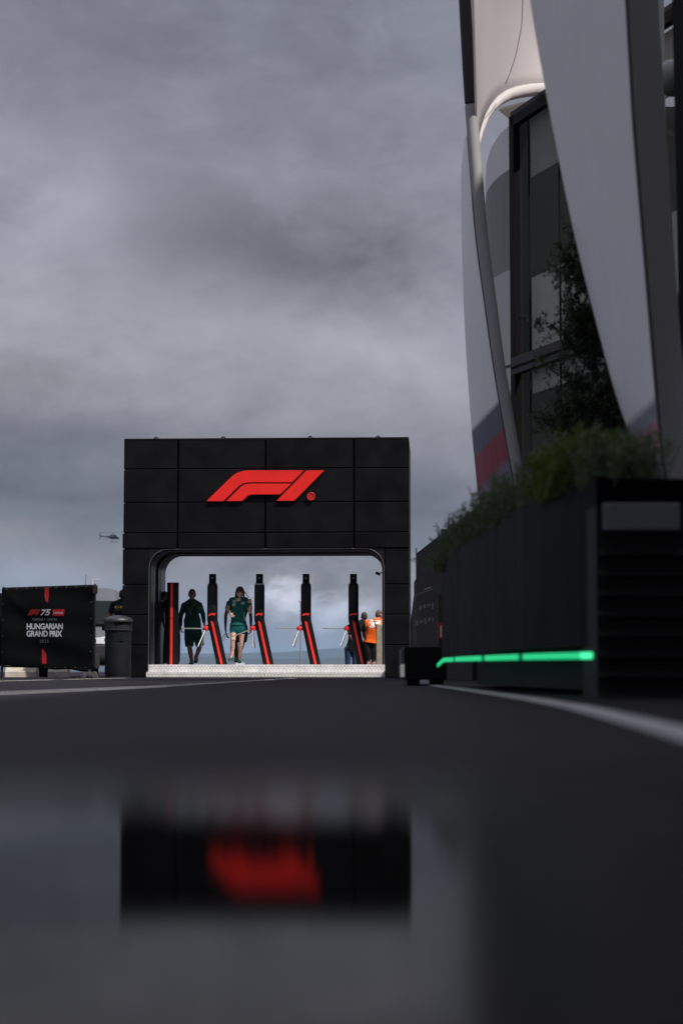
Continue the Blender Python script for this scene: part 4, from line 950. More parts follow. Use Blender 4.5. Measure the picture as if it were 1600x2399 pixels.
mxs = nd(t, 'ShaderNodeMixShader'); mxs.inputs[0].default_value = .03; t.links.new(g2.outputs[0], mxs.inputs[1]); t.links.new(g1.outputs[0], mxs.inputs[2])
ot = nd(t, 'ShaderNodeOutputMaterial'); t.links.new(mxs.outputs[0], ot.inputs[0])
q = MB(); a_, b_ = F0+FD*.024, F0+FD*9; q.add([a_, b_, b_+Vector((0, 0, ftop-.165)), a_+Vector((0, 0, ftop-.165))], [(0, 1, 2, 3)]); q.build('glass', gm, bld, recalc=False)
# what stands behind the glass: a dark return, a dark wall, and pale panels painting the reflections
def zY(py, Y): return P(0, py, Y).z
inn = mat('dark interior', (.009, .0115, .011), .8, spec=.03); inw = mat('white interior wall', (.78, .77, .75), .7, var=.05); inp = mat('pale interior blind', (.50, .50, .50), .7, var=.08)
IY = 29.5
zsb = lambda py: PP(1285, py, F0, FN).z
reflection = mat('pale blind behind the glass', (.40, .40, .385), .7, var=.12, vscale=2.0); reflection2 = mat('shaded blind behind the glass', (.27, .27, .26), .7, var=.15, vscale=2.0)  # pale panels put behind the glass in place of its reflections
q = MB(); fbox(q, s_for(1238), 9, zsb(382), ftop-.17, -.09, -.10); q.build('reflection_panel', reflection2, bld)
q = MB(); fbox(q, s_for(1238), 9, fmul+.06, zsb(625), -.09, -.10); q.build('reflection_panel', reflection, bld)
q = MB(); fbox(q, s_for(1238), 9, zsb(905), fmul-.17, -.09, -.10); q.build('reflection_panel', reflection, bld)
q = MB(); q.box(X(1212, IY), X(1212, IY)+5, IY, IY+.2, 0, ftop+.9); q.build('interior_wall', inn, bld)
q = MB(); p0 = F0-FN*.35; q.box(X(1212, 27.9), X(1249, 27.9), 27.9, 28.0, 0, zY(280, 27.9)); q.build('interior_return', mat('dark return wall', (.005, .006, .006), .8, spec=.03), bld)
# rounded end bay left of the corner post
cols = [(1204, 27.02, 287, 390, 628, 851, 915), (1190, 27.6, 296, 398, 633, 855, 921), (1176, 28.2, 308, 408, 640, 859, 928), (1162, 28.9, 326, 420, 648, 863, 935), (1149, 29.6, 350, 434, 657, 867, 942), (1140, 30.3, 382, 450, 668, 870, 950), (1137, 31.0, 425, 470, 680, 874, 958)]
def band(i0, i1, mm, name, inset=0.0, thick=.12, z0=False):
    rw = []
    for c in cols:
        t_ = P(c[0], c[i0], c[1]+inset); b_ = Vector((t_.x, t_.y, 0.0)) if z0 else P(c[0], c[i1], c[1]+inset); rw.append([t_, b_, b_+Vector((thick*.6, thick, 0)), t_+Vector((thick*.6, thick, 0))])
    MB().loft(rw).build(name, mm, bld)
wc = mat('white end bay cladding', (.60, .56, .58), .45, var=.05); dg_ = mat('dark green glazing', (.022, .028, .027), .35, spec=.12)
band(2, 3, wc, 'bay_panel'); band(3, 4, dg_, 'bay_window', .02); band(4, 5, mat('grey end bay cladding', (.34, .32, .32), .45, var=.05), 'bay_panel'); band(6, 6, dg_, 'bay_window', .02, z0=True)
for c0, c1 in (((5, 0), (5, 7)),):
    rw = []
    for c in cols: t_ = P(c[0], c[5], c[1]-.03); b_ = P(c[0], c[5]+7, c[1]-.03); rw.append([t_, b_, b_+Vector((.05, .1, 0)), t_+Vector((.05, .1, 0))])
    MB().loft(rw).build('bay_rail', frm, bld)
    rw = []
    for c in cols: t_ = P(c[0], c[5]+7.3, c[1]); b_ = P(c[0], c[6], c[1]); rw.append([t_, b_, b_+Vector((.05, .1, 0)), t_+Vector((.05, .1, 0))])
    MB().loft(rw).build('bay_panel', MATS['grey end bay cladding'], bld)
# far right: pale wall strip, dark column
q = MB(); q.box(X(1528, 21), X(1575, 21), 21, 21.1, 2.5, zY(-250, 21)); q.build('pale_wall', mat('pale green grey wall', (.42, .43, .40), .6), bld)
q = MB(); q.tube([(X(1597, 16), 16, zY(212, 16)-.35), (X(1597, 16), 16, zY(180, 16))], [.12, .16], 16); 
MB().sphere((X(1592, 19), 19, zY(182, 19)), (.16, .16, .19), seg=24, rg=16).build('globe_lamp', mat('grey globe', (.16, .17, .16), .4), bld, smooth=True)
q = MB(); q.tube([(X(1594, 14.2), 14.2, 0), (X(1585, 14.2), 14.2, zY(-350, 14.2))], [.07, .07], 4); 
q2 = MB(); q2.hexa([P(1600, 1180, 14.3), P(1700, 1180, 14.3), P(1700, 1180, 14.6), P(1600, 1180, 14.6), P(1566, -400, 14.3), P(1700, -400, 14.3), P(1700, -400, 14.6), P(1566, -400, 14.6)]); q2.build('dark_corner_column', mat('near black column', (.007, .0065, .006), .6), bld)
bk2 = MB(); bk2.box(6.6, 7.0, 20.5, 31, 0, 9.5); bk2.build('rear_wall', inn, bld)
nb = thing('unseen_sun_blocker', (8, 8, 0), 'unseen tall dark grey block, added right of the planter to keep off the sun', 'building')  # unseen block added to keep direct sun off the columns and planter
ng = MB()
for k in range(6):
    ng.cbox(6.2, 9.5, -6+4.4*k+.01, -6+4.4*(k+1)-.01, .0, 4.2, .03); ng.cbox(6.2, 9.5, -6+4.4*k+.01, -6+4.4*(k+1)-.01, 4.22, 8.6, .03); ng.cbox(6.2, 9.5, -6+4.4*k+.01, -6+4.4*(k+1)-.01, 8.62, 15.0, .03)
ng.build('wall', mat('dark grey sun blocker', (.05, .05, .055), .5), nb)

# ------------------------------------------------------------------ people
def cloth_m(n, c, **k): return mat(n, c, .85, var=.18, vscale=14, bump=.5, bscale=18, spec=.2, **k)
def loftring(c, right, fwd, hw, hd, n=18, p=.85):
    out = []
    for k in range(n):
        a = 2*math.pi*k/n; cc, ss_ = math.cos(a), math.sin(a)
        out.append(c+right*hw*math.copysign(abs(cc)**p, cc)+fwd*hd*math.copysign(abs(ss_)**p, ss_))
    return out
def hand(mb, wr, d, side, fwd, curl=.5, k=1.0):
    """wr: wrist; d: direction of the hand; side: towards the thumb; fwd: palm normal"""
    d = d.normalized(); side = (side-d*side.dot(d)).normalized(); nrm = d.cross(side).normalized()
    if nrm.dot(fwd) < 0: nrm = -nrm
    M = Matrix((side, d, nrm)).transposed()
    mb.cap(wr, wr+d*.02*k, .024*k, .026*k); mb.sphere(wr+d*.055*k, (.038*k, .048*k, .017*k), M)
    for i, (off, ln_) in enumerate(((.028, .066), (.009, .074), (-.010, .070), (-.028, .056))):
        b0 = wr+d*.092*k+side*off*k; c1 = curl*(1+.12*i); d1 = (d*math.cos(c1)+nrm*math.sin(c1)).normalized(); d2 = (d*math.cos(c1*2.1)+nrm*math.sin(c1*2.1)).normalized()
        m_ = b0+d1*ln_*.5*k; e = m_+d2*ln_*.5*k; mb.cap(b0, m_, .0092*k, .0085*k, 8); mb.cap(m_, e, .0085*k, .007*k, 8)
    t0 = wr+d*.03*k+side*.03*k; t1 = t0+(d*.6+side*.7+nrm*.3).normalized()*.04*k; t2 = t1+(d*.9+side*.1+nrm*.4).normalized()*.03*k
    mb.cap(t0, t1, .013*k, .011*k, 8); mb.cap(t1, t2, .011*k, .008*k, 8)
def head(mb, c, yaw, pitch, roll=0, k=1.0, male=True):
    M = Matrix.Rotation(yaw, 3, 'Z') @ Matrix.Rotation(roll, 3, 'Y') @ Matrix.Rotation(pitch, 3, 'X')   # faces -Y before rotation
    T = lambda x, y, z: c+M @ Vector((x, y, z))*k
    S_ = lambda *a: tuple(v*k for v in a)
    mb.sphere(T(0, .012, .025), S_(.075, .094, .088), M, 20, 14); mb.sphere(T(0, -.022, -.03), S_(.060, .068, .072), M, 18, 12)
    mb.sphere(T(0, -.05, -.085), S_(.032 if not male else .037, .03, .026), M)              # chin
    mb.cap(T(0, -.088, .012), T(0, -.108, -.024), .009*k, .015*k, 10)                         # nose
    mb.sphere(T(-.013, -.094, -.026), S_(.009, .010, .008), M); mb.sphere(T(.013, -.094, -.026), S_(.009, .010, .008), M)
    mb.sphere(T(0, -.082, -.054), S_(.024, .014, .007), M); mb.sphere(T(0, -.080, -.064), S_(.021, .013, .008), M)   # lips
    mb.cap(T(-.038, -.076, .022), T(-.012, -.086, .020), .009*k, .008*k, 8); mb.cap(T(.012, -.086, .020), T(.038, -.076, .022), .008*k, .009*k, 8)   # brows
    for s_ in (-1, 1): mb.sphere(T(s_*.076, .012, -.012), S_(.010, .019, .031), M); mb.sphere(T(s_*.047, -.05, -.022), S_(.022, .024, .022), M)
    return M, T
def person(name_label, floor, Y, j, skin, opts, cat='person'):
    """j: joints, each (photo px, photo py, dy towards the back)"""
    W = {k: P(v[0], v[1], Y+(v[2] if len(v) > 2 else 0)) for k, v in j.items()}
    root = thing('person', ((W['hipL'].x+W['hipR'].x)/2, Y, floor), name_label, cat)
    k = opts.get('k', 1.0); yaw = opts.get('yaw', 0.0)
    fwd = Vector((math.sin(yaw), -math.cos(yaw), 0)); right = Vector((math.cos(yaw), math.sin(yaw), 0))
    body = MB(); bel = opts.get('belly', 0.0); wd = opts.get('wide', 1.0)
    sh = (W['shL']+W['shR'])/2; hp_ = (W['hipL']+W['hipR'])/2; nk = W['neck']
    swid = (W['shR']-W['shL']).length/2; hwid = (W['hipR']-W['hipL']).length/2
    rgt = (W['shR']-W['shL']).normalized(); rh = (W['hipR']-W['hipL']).normalized()
    if rgt.dot(right) < 0: pass
    ax = (sh-hp_); L_ = ax.length; ax = ax.normalized()
    def ring(t, hw, hd, fo=0): r_ = (rh*(1-t)+rgt*t).normalized(); f_ = r_.cross(ax).normalized(); f_ = f_ if f_.dot(fwd) > 0 else -f_; return loftring(hp_+ax*L_*t+f_*fo, r_, f_, hw, hd)
    def torso(mb, e, t0=-.12):
        mb.loft(([ring(t0, hwid+.055*k+e*.7, .085*k+e)] if t0 < 0 else [ring(t0, hwid+.078*k+e+.006, .118*k+e+.004), ring(t0+.004, hwid+.079*k+e+.006, .119*k+e+.004)]) + ([] if t0 > 0 else [ ring(.0, hwid+.075*k+e, .11*k+e+bel*.3, bel*.3)]) + [ring(.2, hwid+.055*k+e+bel*.4, .10*k+e+bel*.7, bel*.7), ring(.42, hwid+.045*k+e+bel*.5, .10*k+e+bel*.8, bel*.8), ring(.65, swid*.80+e, .11*k+e+bel*.3, bel*.3),
                 ring(.85, swid*.95+e, .105*k+e, 0), ring(.98, swid*.93+e, .08*k+e), ring(1.06, swid*.6+e*.6, .06*k+e*.6), ring(1.12, .065*k+e*.3, .055*k+e*.3)])
    def traps(mb, e):
        for s_ in 'LR': mb.cap(W['sh'+s_], nk+Vector((0, .01, -.015*k)), .050*k+e, .050*k+e)
    torso(body, -.012); traps(body, -.010)
    body.cap(sh+Vector((0, 0, .0)), nk+(W['head']-nk)*.35, .062*k, .052*k)
    hM, hT = head(body, W['head'], yaw+opts.get('hyaw', 0), opts.get('hpitch', 0), opts.get('hroll', 0), k*opts.get('hk', 1.0), opts.get('male', True))
    ar = opts.get('arm', 1.0)
    for s_ in 'LR':
        a, b, c = W['sh'+s_], W['el'+s_], W['wr'+s_]
        body.cap(a, b, .050*k*ar, .038*k*ar); body.cap(b, b.lerp(c, .35), .038*k*ar, .037*k*ar); body.cap(b.lerp(c, .35), c, .037*k*ar, .024*k*ar)
        hd_d = W['ha'+s_]-c if 'ha'+s_ in W else c-b
        hand(body, c, hd_d, opts.get('thumb'+s_, fwd), opts.get('palm'+s_, (right if s_ == 'L' else -right)), opts.get('curl'+s_, .55), k)
        h_, kn, an = W['hip'+s_], W['kn'+s_], W['an'+s_]; lg_ = opts.get('leg', 1.0)
        body.cap(h_, kn, .085*k*lg_, .052*k*lg_); body.cap(kn, kn.lerp(an, .32)+(-fwd)*.012, .050*k*lg_, .054*k*lg_); body.cap(kn.lerp(an, .32)+(-fwd)*.012, an, .053*k*lg_, .034*k*lg_)
        body.sphere(kn+fwd*.015, (.042*k, .04*k, .05*k))
        fdv = opts.get('foot'+s_, fwd); body.cap(an, an+fdv*.12*k+Vector((0, 0, -.045)), .035*k, .025*k)
    sk = skin; link('body', remesh(body, 'body', .0075, 3), sk, root, smooth='all')
    bo_ = [o for o in root.children if o.name.startswith('body')]
    # eyes
    e_ = MB(); kk = k*opts.get('hk', 1.0)
    for s_ in (-1, 1): e_.sphere(hT(s_*.028, -.078, .002), .0105*kk, seg=10, rg=8)
    e_.build('eyes', mat('eye dark', (.03, .02, .018), .2), root, smooth=True)
    out = {}
    # shirt
    if 'shirt' in opts:
        sb = MB(); torso(sb, .012, opts.get('hem', -.12)); traps(sb, .006); sl_ = opts.get('sleeve', .55)
        for s_ in 'LR':
            a, b, c = W['sh'+s_], W['el'+s_], W['wr'+s_]
            if sl_ <= 1: e = a.lerp(b, sl_); sb.tube([a, e], [.062*k*ar, .060*k*ar], 16); sb.sphere(a, .063*k*ar)
            else: sb.cap(a, b, .062*k*ar, .052*k*ar); sb.tube([b, b.lerp(c, .92)], [.052*k*ar, .038*k*ar], 16); sb.sphere(b, .052*k*ar)
        sb.tube([sh+ax*.02, nk+Vector((0, 0, .012))], [.085*k, .066*k], 16)
        me = remesh(sb, 'shirt', .011, 3); out['shirt'] = link('shirt', me, opts['shirt'], root, smooth='all')
    lm = opts['legs']; le = opts.get('leglen', .85); sb = MB()
    sb.loft([ring(-.16, hwid+.06*k, .09*k), ring(-.02, hwid+.087*k, .118*k+bel*.3, bel*.3), ring(.12, hwid+.078*k+bel*.3, .116*k+bel*.5, bel*.5), ring(.17, hwid+.07*k+bel*.3, .112*k+bel*.5, bel*.5)])
    fl_ = opts.get('flare', 1.15)
    for s_ in 'LR':
        h_, kn, an = W['hip'+s_], W['kn'+s_], W['an'+s_]
        if le <= 1: e = h_.lerp(kn, le); lr_ = opts.get('lr', 1); sb.tube([h_, h_.lerp(e, .5), e], [.098*k*lr_, .092*k*fl_*lr_, .080*k*fl_*lr_], 18); sb.sphere(h_, .097*k*lr_)
        else: sb.cap(h_, kn, .098*k, .070*k); sb.tube([kn, an+Vector((0, 0, -.03))], [.070*k, .055*k], 16)
    out['legs'] = link(opts.get('legname', 'shorts'), remesh(sb, 'shorts', .011, 3), lm, root, smooth='all')
    for s_ in 'LR':
        an = W['an'+s_]; fdv = opts.get('foot'+s_, fwd); fz_ = opts.get('sole'+s_, None)
        M = Matrix((fdv.cross(Vector((0, 0, 1))).normalized(), fdv.normalized(), Vector((0, 0, 1)))).transposed()
        gz = an.z-.085*k; sb = MB(); c = Vector((an.x, an.y, gz))
        sb.cap(an+Vector((0, 0, -.0)), Vector((an.x, an.y, gz+.05)), .045*k, .048*k); sb.sphere(c+fdv*.055*k+Vector((0, 0, .040)), (.046*k, .125*k, .042*k), M); sb.sphere(c+fdv*.12*k+Vector((0, 0, .034)), (.046*k, .06*k, .032*k), M)
        sb.sphere(c+fdv*.05*k+Vector((0, 0, .012)), (.048*k, .145*k, .016*k), M)
        link('shoe', remesh(sb, 'shoe', .008, 2), opts.get('shoe', black_core), root, smooth='all')
    out['root'] = root; out['W'] = W; out['hT'] = hT; out['hM'] = hM; out['k'] = kk; return out
def hair_cap(o, m, name='hair', lower=-.005, thick=1.06):
    h = MB(); k = o['k']; T = o['hT']; M = o['hM']
    h.sphere(T(0, .016, .030), tuple(v*thick*k for v in (.075, .094, .088)), M, 20, 14); h.sphere(T(0, .045, -.01), tuple(v*thick*k for v in (.070, .066, .075)), M, 18, 12)
    me = remesh(h, name, .008, 2); bm = bmesh.new(); bm.from_mesh(me); Mi = M.inverted(); c = T(0, 0, 0)
    kill = []
    for v in bm.verts:
        q = Mi @ (v.co-c)/k
        if q.y < -.045-(q.z-.05)*.3 and q.z < .075: kill.append(v)
        elif q.y < .0 and q.z < lower+.02: kill.append(v)
    bmesh.ops.delete(bm, geom=kill, context='VERTS'); bm.to_mesh(me); bm.free(); return link(name, me, m, o['root'], smooth='all')
def grid(x0, y0, x1, y1, nx=6, ny=3, sl=0.0):
    vs = [(x0+(x1-x0)*i/nx, y0+(y1-y0)*j/ny+sl*(x1-x0)*i/nx) for j in range(ny+1) for i in range(nx+1)]
    return vs, [(j*(nx+1)+i, j*(nx+1)+i+1, (j+1)*(nx+1)+i+1, (j+1)*(nx+1)+i) for j in range(ny) for i in range(nx)]
def z3(x, y, d=0): return (340+x*.20408, 1300+y*.20408, d)
def zd(x, y, d=0): return (620+x*.20408, 1300+y*.20408, d)
def z6(x, y, d=0): return (380+x*.08935, 1360+y*.08935, d)
def zw(x, y): return (530+x*.0574, 1350+y*.0574)
def zo_(x, y): return (790+x*.07653, 1420+y*.07653)
skin_f = mat('fair skin', (.56, .33, .26), .5, var=.06, vscale=20); skin_m = mat('tanned skin', (.22, .095, .065), .5, var=.08, vscale=20); skin_d = mat('deep brown skin', (.045, .018, .014), .5, var=.1, vscale=20)
skin_b = mat('sunburnt skin', (.40, .19, .14), .5, var=.08, vscale=20)
green = cloth_m('team green cloth', (.006, .085, .075)); green_s = cloth_m('team green shorts cloth', (.005, .088, .098)); dgreen = cloth_m('dark green cloth', (.008, .052, .045)); blackc = cloth_m('black cloth', (.006, .006, .008)); navyc = cloth_m('navy cloth', (.007, .009, .022))
orange = cloth_m('orange polo cloth', (.85, .13, .012)); denim = cloth_m('blue denim', (.028, .055, .12)); shoe_g = mat('teal green shoe', (.006, .075, .060), .5)
WY = 41.86; wt = WM
# walking woman
wj = dict(head=z3(1088, 432, -.04), neck=z3(1085, 497), shL=z3(990, 520), shR=z3(1160, 518), elL=z3(945, 622, .02), wrL=z3(966, 668, -.17), haL=z3(1010, 712, -.22),
          elR=z3(1203, 664, -.02), wrR=z3(1212, 560, -.12), haR=z3(1200, 500, -.10), hipL=z3(1014, 850), hipR=z3(1114, 850), knL=z3(1008, 1000, -.12), knR=z3(1104, 1000, .03), anL=z3(992, 1178, -.10), anR=z3(1082, 1205, .10))
wo1 = person('woman in green polo and shorts with long brown hair, walking through the gate', SZ, WY, wj, skin_f,
             dict(shirt=green, legs=green_s, leglen=.42, flare=.98, hem=.10, lr=.90, sleeve=.62, hpitch=.22, male=False, shoe=shoe_g, yaw=.03, k=.98, arm=.86, leg=.98, curlL=.5, curlR=1.0, thumbL=Vector((.6, 0, .8)), thumbR=Vector((-1, 0, 0)), palmR=Vector((0, 1, 0)), palmL=Vector((.2, 1, .2)),
                  footL=Vector((-.15, -1, 0)), footR=Vector((.1, -1, 0))))
brown = mat('brown hair', (.055, .020, .010), .55, var=.5, vscale=60, spec=.3)
T = wo1['hT']; M = wo1['hM']; h = MB()
h.sphere(T(0, .018, .035), (.088, .103, .092), M, 20, 14); h.sphere(T(0, .05, -.03), (.084, .06, .10), M)
for k in range(26):    # locks round the face and down to the shoulders
    a = -2.2+4.4*k/25; sx = math.sin(a); cy = math.cos(a); rr_ = .085
    p0 = T(sx*rr_*.9, cy*.085+.02, .06); p1 = T(sx*rr_*1.12, cy*.095+.01, -.03); p2 = T(sx*rr_*1.22+rng.uniform(-.01, .01), cy*.09-.005, -.105+rng.uniform(-.02, .02))
    h.tube([p0, p1, p2], [.014, .014, .006], 7)
for k in range(9):     # fringe
    x = -.055+.11*k/8; h.tube([T(x*.7, -.05, .112), T(x, -.086, .075), T(x*1.05, -.094, .025+rng.uniform(-.006, .006))], [.013, .012, .005], 6)
hr_ = link('hair', remesh(h, 'hair', .007, 1), brown, wo1['root'], smooth='all')
st = MB(); a_ = T(.07, .03, .03); b_ = P(*z3(1172, 470), WY-.03) if False else P(z3(1170, 468)[0], z3(1170, 468)[1], WY-.02); c_ = P(z3(1190, 492)[0], z3(1190, 492)[1], WY-.10)
st.tube([a_, a_.lerp(b_, .6)+Vector((.012, 0, .0)), b_, c_], [.012, .008, .006, .007], 8); st.build('hair_strand', brown, wo1['root'], smooth=True)
wc_ = wo1['W']['wrR']; wq = MB(); wd_ = (wc_-wo1['W']['elR']).normalized(); wq.tube([wc_-wd_*.025, wc_+wd_*.005], .030, 16); wq.build('wristband', black_core, wo1['root'], smooth=True)
pri = mat('pale print', (.55, .72, .68), .6); gold = mat('yellow green piping', (.55, .60, .18), .6)
sh_ = []
for (x0, y0, x1, y1) in ((262, 985, 415, 1012), (265, 1040, 430, 1058), (248, 1092, 388, 1118), (240, 1145, 388, 1185), (245, 1215, 370, 1235), (608, 1058, 765, 1085), (608, 1118, 760, 1150)):
    a, b = zw(x0, y0), zw(x1, y1); sh_.append(grid(a[0], a[1], b[0], b[1], 6, 2, .03))
decal(wo1['shirt'], sh_, pri, wo1['root'], 'chest_print', each=True)
def strip(pts, w_):   # px polyline strip
    vs = []; 
    for x, y in pts: vs += [(x-w_/2, y), (x+w_/2, y)]
    return vs, [(2*i, 2*i+1, 2*i+3, 2*i+2) for i in range(len(pts)-1)]
decal(wo1['shirt'], [strip([zw(*p) for p in ((345, 880), (385, 930), (435, 985), (480, 1040))], 1.5), strip([zw(*p) for p in ((660, 950), (600, 980), (540, 1010), (500, 1050))], 1.5)], gold, wo1['root'], 'collar_piping')
decal(wo1['shirt'], [strip([zw(*p) for p in ((735, 1480), (725, 1600), (735, 1700), (765, 1800), (790, 1850))], 1.3)], pri, wo1['root'], 'side_piping')
vneck = [zw(*p) for p in ((440, 900), (600, 900), (560, 990), (500, 1060), (455, 985))]
decal(wo1['shirt'], [(vneck, [(0, 1, 2, 3, 4)])], skin_f, wo1['root'], 'open_neck', off=.012)
# tattooed shin: an irregular darker patch belongs to the skin
tat = []
for (x, y) in ((170, 900), (200, 960), (250, 910), (230, 1010), (180, 1030), (260, 1060), (210, 1090), (240, 970)):
    px, py = 530+x*.05956, 1460+y*.05956; tat.append(([(px-.9, py-1), (px+.9, py-1.4), (px+1.1, py+1), (px-.7, py+1.3)], [(0, 1, 2, 3)]))
body_o = [o for o in wo1['root'].children if o.name.startswith('body')][0]
decal(body_o, tat, mat('tattoo ink', (.14, .12, .09), .6), wo1['root'], 'tattoo', .003, True)

# person walking behind her
bj = dict(head=z3(1085, 452, 0), neck=z3(1085, 520), shL=z3(962, 560), shR=z3(1195, 560), elL=z3(925, 700), wrL=z3(922, 850, -.05), elR=z3(1214, 720), wrR=z3(1216, 850, -.05), haL=z3(926, 905, -.08), haR=z3(1208, 895, -.08),
          hipL=z3(1040, 840), hipR=z3(1130, 840), knL=z3(1040, 1010, .1), knR=z3(1120, 1010, -.05), anL=z3(1045, 1195, .15), anR=z3(1062, 1195, -.0))
bp_ = person('dark-skinned person walking directly behind the woman, mostly hidden by her', SZ, 43.0, bj, skin_d, dict(shirt=dgreen, legs=blackc, leglen=.95, sleeve=.5, k=1.0, hk=.86, shoe=shoe_g, arm=.95))
hair_cap(bp_, mat('black hair', (.006, .005, .005), .8))
ca = bp_['W']['haL']; lp = thing('camera_strap', ca, 'thin black strap loop dangling from the hidden person\'s hand left of the woman', 'strap')
q = MB(); zz3 = lambda x, y: P(z3(x, y)[0], z3(x, y)[1], 42.9)
q.tube([zz3(928, 905), zz3(900, 930), zz3(885, 960), zz3(898, 992), zz3(915, 970), zz3(920, 930), zz3(928, 912)], .006, 6); q.build('loop', black_core, lp, smooth=True)
q = MB(); q.tube([zz3(930, 910), zz3(942, 935), zz3(957, 962)], [.010, .015, .016], 8); q.build('grip', black_core, lp, smooth=True)

# man in dark green
mj = dict(head=z6(783, 375, -.03), neck=z6(780, 505), shL=z6(570, 660), shR=z6(980, 645), elL=z6(480, 960, .06), wrL=z6(478, 1230, -.06), haL=z6(510, 1390, -.10), elR=z6(1070, 900, .06), wrR=z6(1100, 1130, -.02), haR=z6(1130, 1260, -.05),
          hipL=z6(700, 1340), hipR=z6(920, 1340), knL=z6(715, 1740, -.10), knR=z6(990, 1740, .02), anL=z6(775, 2130, -.05), anR=z6(890, 2010, .30))
mo = person('heavy-set man in dark green top and knee-length shorts between bollard and first turnstile', SZ, 43.1, mj, skin_m,
            dict(shirt=dgreen, legs=cloth_m('deep green shorts cloth', (.006, .040, .036)), leglen=.98, flare=1.12, sleeve=2, belly=.075, k=1.06, shoe=mat('dark green shoe', (.006, .02, .018), .6), footL=Vector((-.1, -1, 0)), footR=Vector((.05, -1, -.35)), thumbL=Vector((.3, -1, 0))))
hair_cap(mo, mat('cropped dark hair', (.02, .012, .010), .8), thick=1.025)
sh_ = []
for (x0, y0, x1, y1) in ((675, 730, 765, 742), (690, 800, 770, 812), (690, 842, 785, 856), (705, 885, 785, 895), (920, 720, 1010, 732), (950, 765, 1030, 776)):
    a, b = z6(x0, y0), z6(x1, y1); sh_.append(grid(a[0], a[1], b[0], b[1], 5, 2, -.04))
decal(mo['shirt'], sh_, mat('dim print', (.20, .28, .27), .6), mo['root'], 'chest_print', each=True)
decal(mo['shirt'], [strip([z6(*p)[:2] for p in ((775, 560), (800, 620), (830, 680))], 1.2), strip([z6(*p)[:2] for p in ((870, 545), (868, 620), (850, 700))], 1.2)], mat('olive piping', (.14, .13, .03), .6), mo['root'], 'collar_piping')

# person behind the bollard
dj = dict(head=z6(60, 430), neck=z6(85, 560), shL=z6(30, 640, .05), shR=z6(330, 640), elL=z6(10, 900), wrL=z6(40, 1150, -.05), elR=z6(370, 900, .05), wrR=z6(400, 1130), hipL=z6(170, 1240), hipR=z6(350, 1240), knL=z6(110, 1640, -.1), knR=z6(400, 1560, .05), anL=z6(80, 2080, -.1), anR=z6(400, 2090, .1))
dk_ = person('person in black clothes mostly hidden behind the striped bollard', SZ, 42.9, dj, skin_d, dict(shirt=blackc, legs=navyc, legname='trousers', leglen=2, sleeve=.6, k=1.0))
hair_cap(dk_, MATS['black hair'])

# two men leaning outside, seen from behind
OY = 47.2
oj = dict(head=zd(1315, 694, .10), neck=zd(1300, 748, .05), shL=zd(1168, 783), shR=zd(1385, 790), elL=zd(1128, 862, .0), wrL=zd(1136, 945, .1), haL=zd(1150, 985, .15), elR=zd(1420, 860, .1), wrR=zd(1425, 930, .25), hipL=zd(1168, 1015), hipR=zd(1268, 1030), knL=zd(1190, 1210), knR=zd(1250, 1210), anL=zd(1190, 1375), anR=zd(1250, 1375))
oo = person('man in bright orange polo with white number, leaning right outside the gate', 0, OY, oj, skin_b, dict(shirt=orange, legs=blackc, leglen=.98, sleeve=.65, k=1.02, yaw=math.pi-.45, hyaw=-.3, hpitch=.25, belly=.03, hem=.02, arm=1.05, footL=Vector((0, 1, 0)), footR=Vector((0, 1, 0)), shoe=black_core))
hair_cap(oo, mat('shaved brown hair', (.10, .055, .042), .8), thick=1.012)
wpr = mat('white shirt print', (.85, .83, .80), .6)
vs, fs = text_mesh('33', bold=.05)
a = zo_(985, 480); b = zo_(1330, 665)
def tq(vs, x0, y0, x1, y1, slv): return [(x0+u*(x1-x0), y1-(v_)*(y1-y0)+slv*u*(x1-x0)) for u, v_ in vs]
decal(oo['shirt'], [(tq(vs, a[0], a[1], b[0], b[1], .08), fs)], wpr, oo['root'], 'number_print')
a = zo_(1010, 410); b = zo_(1330, 440)
decal(oo['shirt'], [grid(a[0], a[1], b[0], b[1]+.6, 8, 2, .16)], wpr, oo['root'], 'name_bar')
decal(oo['shirt'], [strip([zo_(*p) for p in ((1100, 385), (1130, 460), (1160, 540), (1185, 640), (1190, 700))], 1.7)], blackc, oo['root'], 'bag_strap', off=.012)
tj = dict(head=zd(1143, 714, .10), neck=zd(1132, 768, .05), shL=zd(975, 850, -.05), shR=zd(1130, 805, .0), elL=zd(988, 945, -.1), wrL=zd(1015, 1050, -.05), haL=zd(1030, 1085, 0), elR=zd(1150, 900, .1), wrR=zd(1160, 960, .2), hipL=zd(960, 1085), hipR=zd(1042, 1085), knL=zd(955, 1220), knR=zd(1035, 1220), anL=zd(955, 1375), anR=zd(1035, 1375))
to = person('man in black T-shirt and blue jeans bending forward behind the last turnstile', 0, 46.9, tj, skin_m, dict(shirt=blackc, legs=denim, legname='jeans', leglen=2, sleeve=.75, k=.98, yaw=math.pi+.1, footL=Vector((0, 1, 0)), footR=Vector((0, 1, 0))))
hair_cap(to, mat('short brown hair', (.05, .028, .02), .8), thick=1.03)
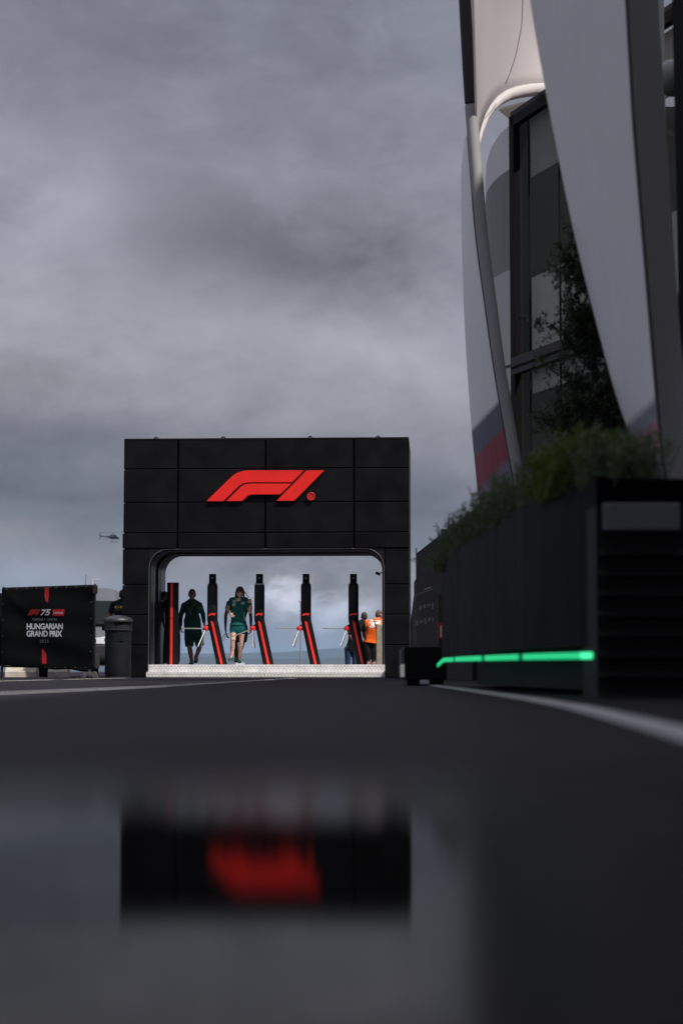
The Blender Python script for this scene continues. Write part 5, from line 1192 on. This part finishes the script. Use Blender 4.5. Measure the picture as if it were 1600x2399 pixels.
# person left of the gate, back to the camera
zv = lambda x, y, d=0: (210+x*.1106, 1340+y*.1106, d)
NY = 44.6
nj = dict(head=zv(705, 495), neck=zv(710, 590), shL=zv(495, 695), shR=zv(900, 695), elL=zv(425, 960), wrL=zv(440, 1200, -.02), elR=zv(980, 960), wrR=zv(980, 1200, -.02), hipL=zv(600, 1290), hipR=zv(800, 1290), knL=zv(600, 1720), knR=zv(800, 1720), anL=zv(600, 2120), anR=zv(800, 2120))
no = person('person in navy shirt with yellow lettering on the back, standing behind the litter bin', 0, NY, nj, skin_m, dict(shirt=navyc, legs=navyc, legname='trousers', leglen=2, sleeve=.7, k=1.08, yaw=math.pi))
hair_cap(no, MATS['black hair'], lower=-.05)
yel = mat('yellow shirt print', (.55, .46, .03), .6)
vs, fs = text_mesh('C·M', bold=.05)
a = zv(530, 722); b = zv(735, 775)
decal(no['shirt'], [(tq(vs, a[0], a[1], b[0], b[1], 0), fs)], yel, no['root'], 'back_print')
a = zv(530, 792); b = zv(740, 828)
decal(no['shirt'], [strip([(a[0], a[1]), (a[0], b[1])], .5), grid(a[0], a[1], b[0], a[1]+.5, 8, 1), grid(a[0], b[1]-.5, b[0], b[1], 8, 1)]+[grid(a[0]+2+i*4, a[1]+1.2, a[0]+4.2+i*4, b[1]-1.2, 2, 1) for i in range(5)], mat('dim yellow print', (.16, .14, .03), .6), no['root'], 'back_print')

# ------------------------------------------------------------------ haze: the air between here and the hills
HAZE = True
if HAZE:
    hz = MB(); hz.box(-15000, 15000, -400, 15000, -2, 190); ho = hz.build('haze', None)
    hmz = bpy.data.materials.new('pale haze'); hmz.use_nodes = True; t = hmz.node_tree; t.nodes.clear()
    pv = nd(t, 'ShaderNodeVolumePrincipled'); pv.inputs['Color'].default_value = (.46, .69, 1.0, 1); pv.inputs['Density'].default_value = 5.0e-5; pv.inputs['Anisotropy'].default_value = 0.0
    ou = nd(t, 'ShaderNodeOutputMaterial'); t.links.new(pv.outputs[0], ou.inputs['Volume']); ho.data.materials.append(hmz); tag(ho, kind='stuff')
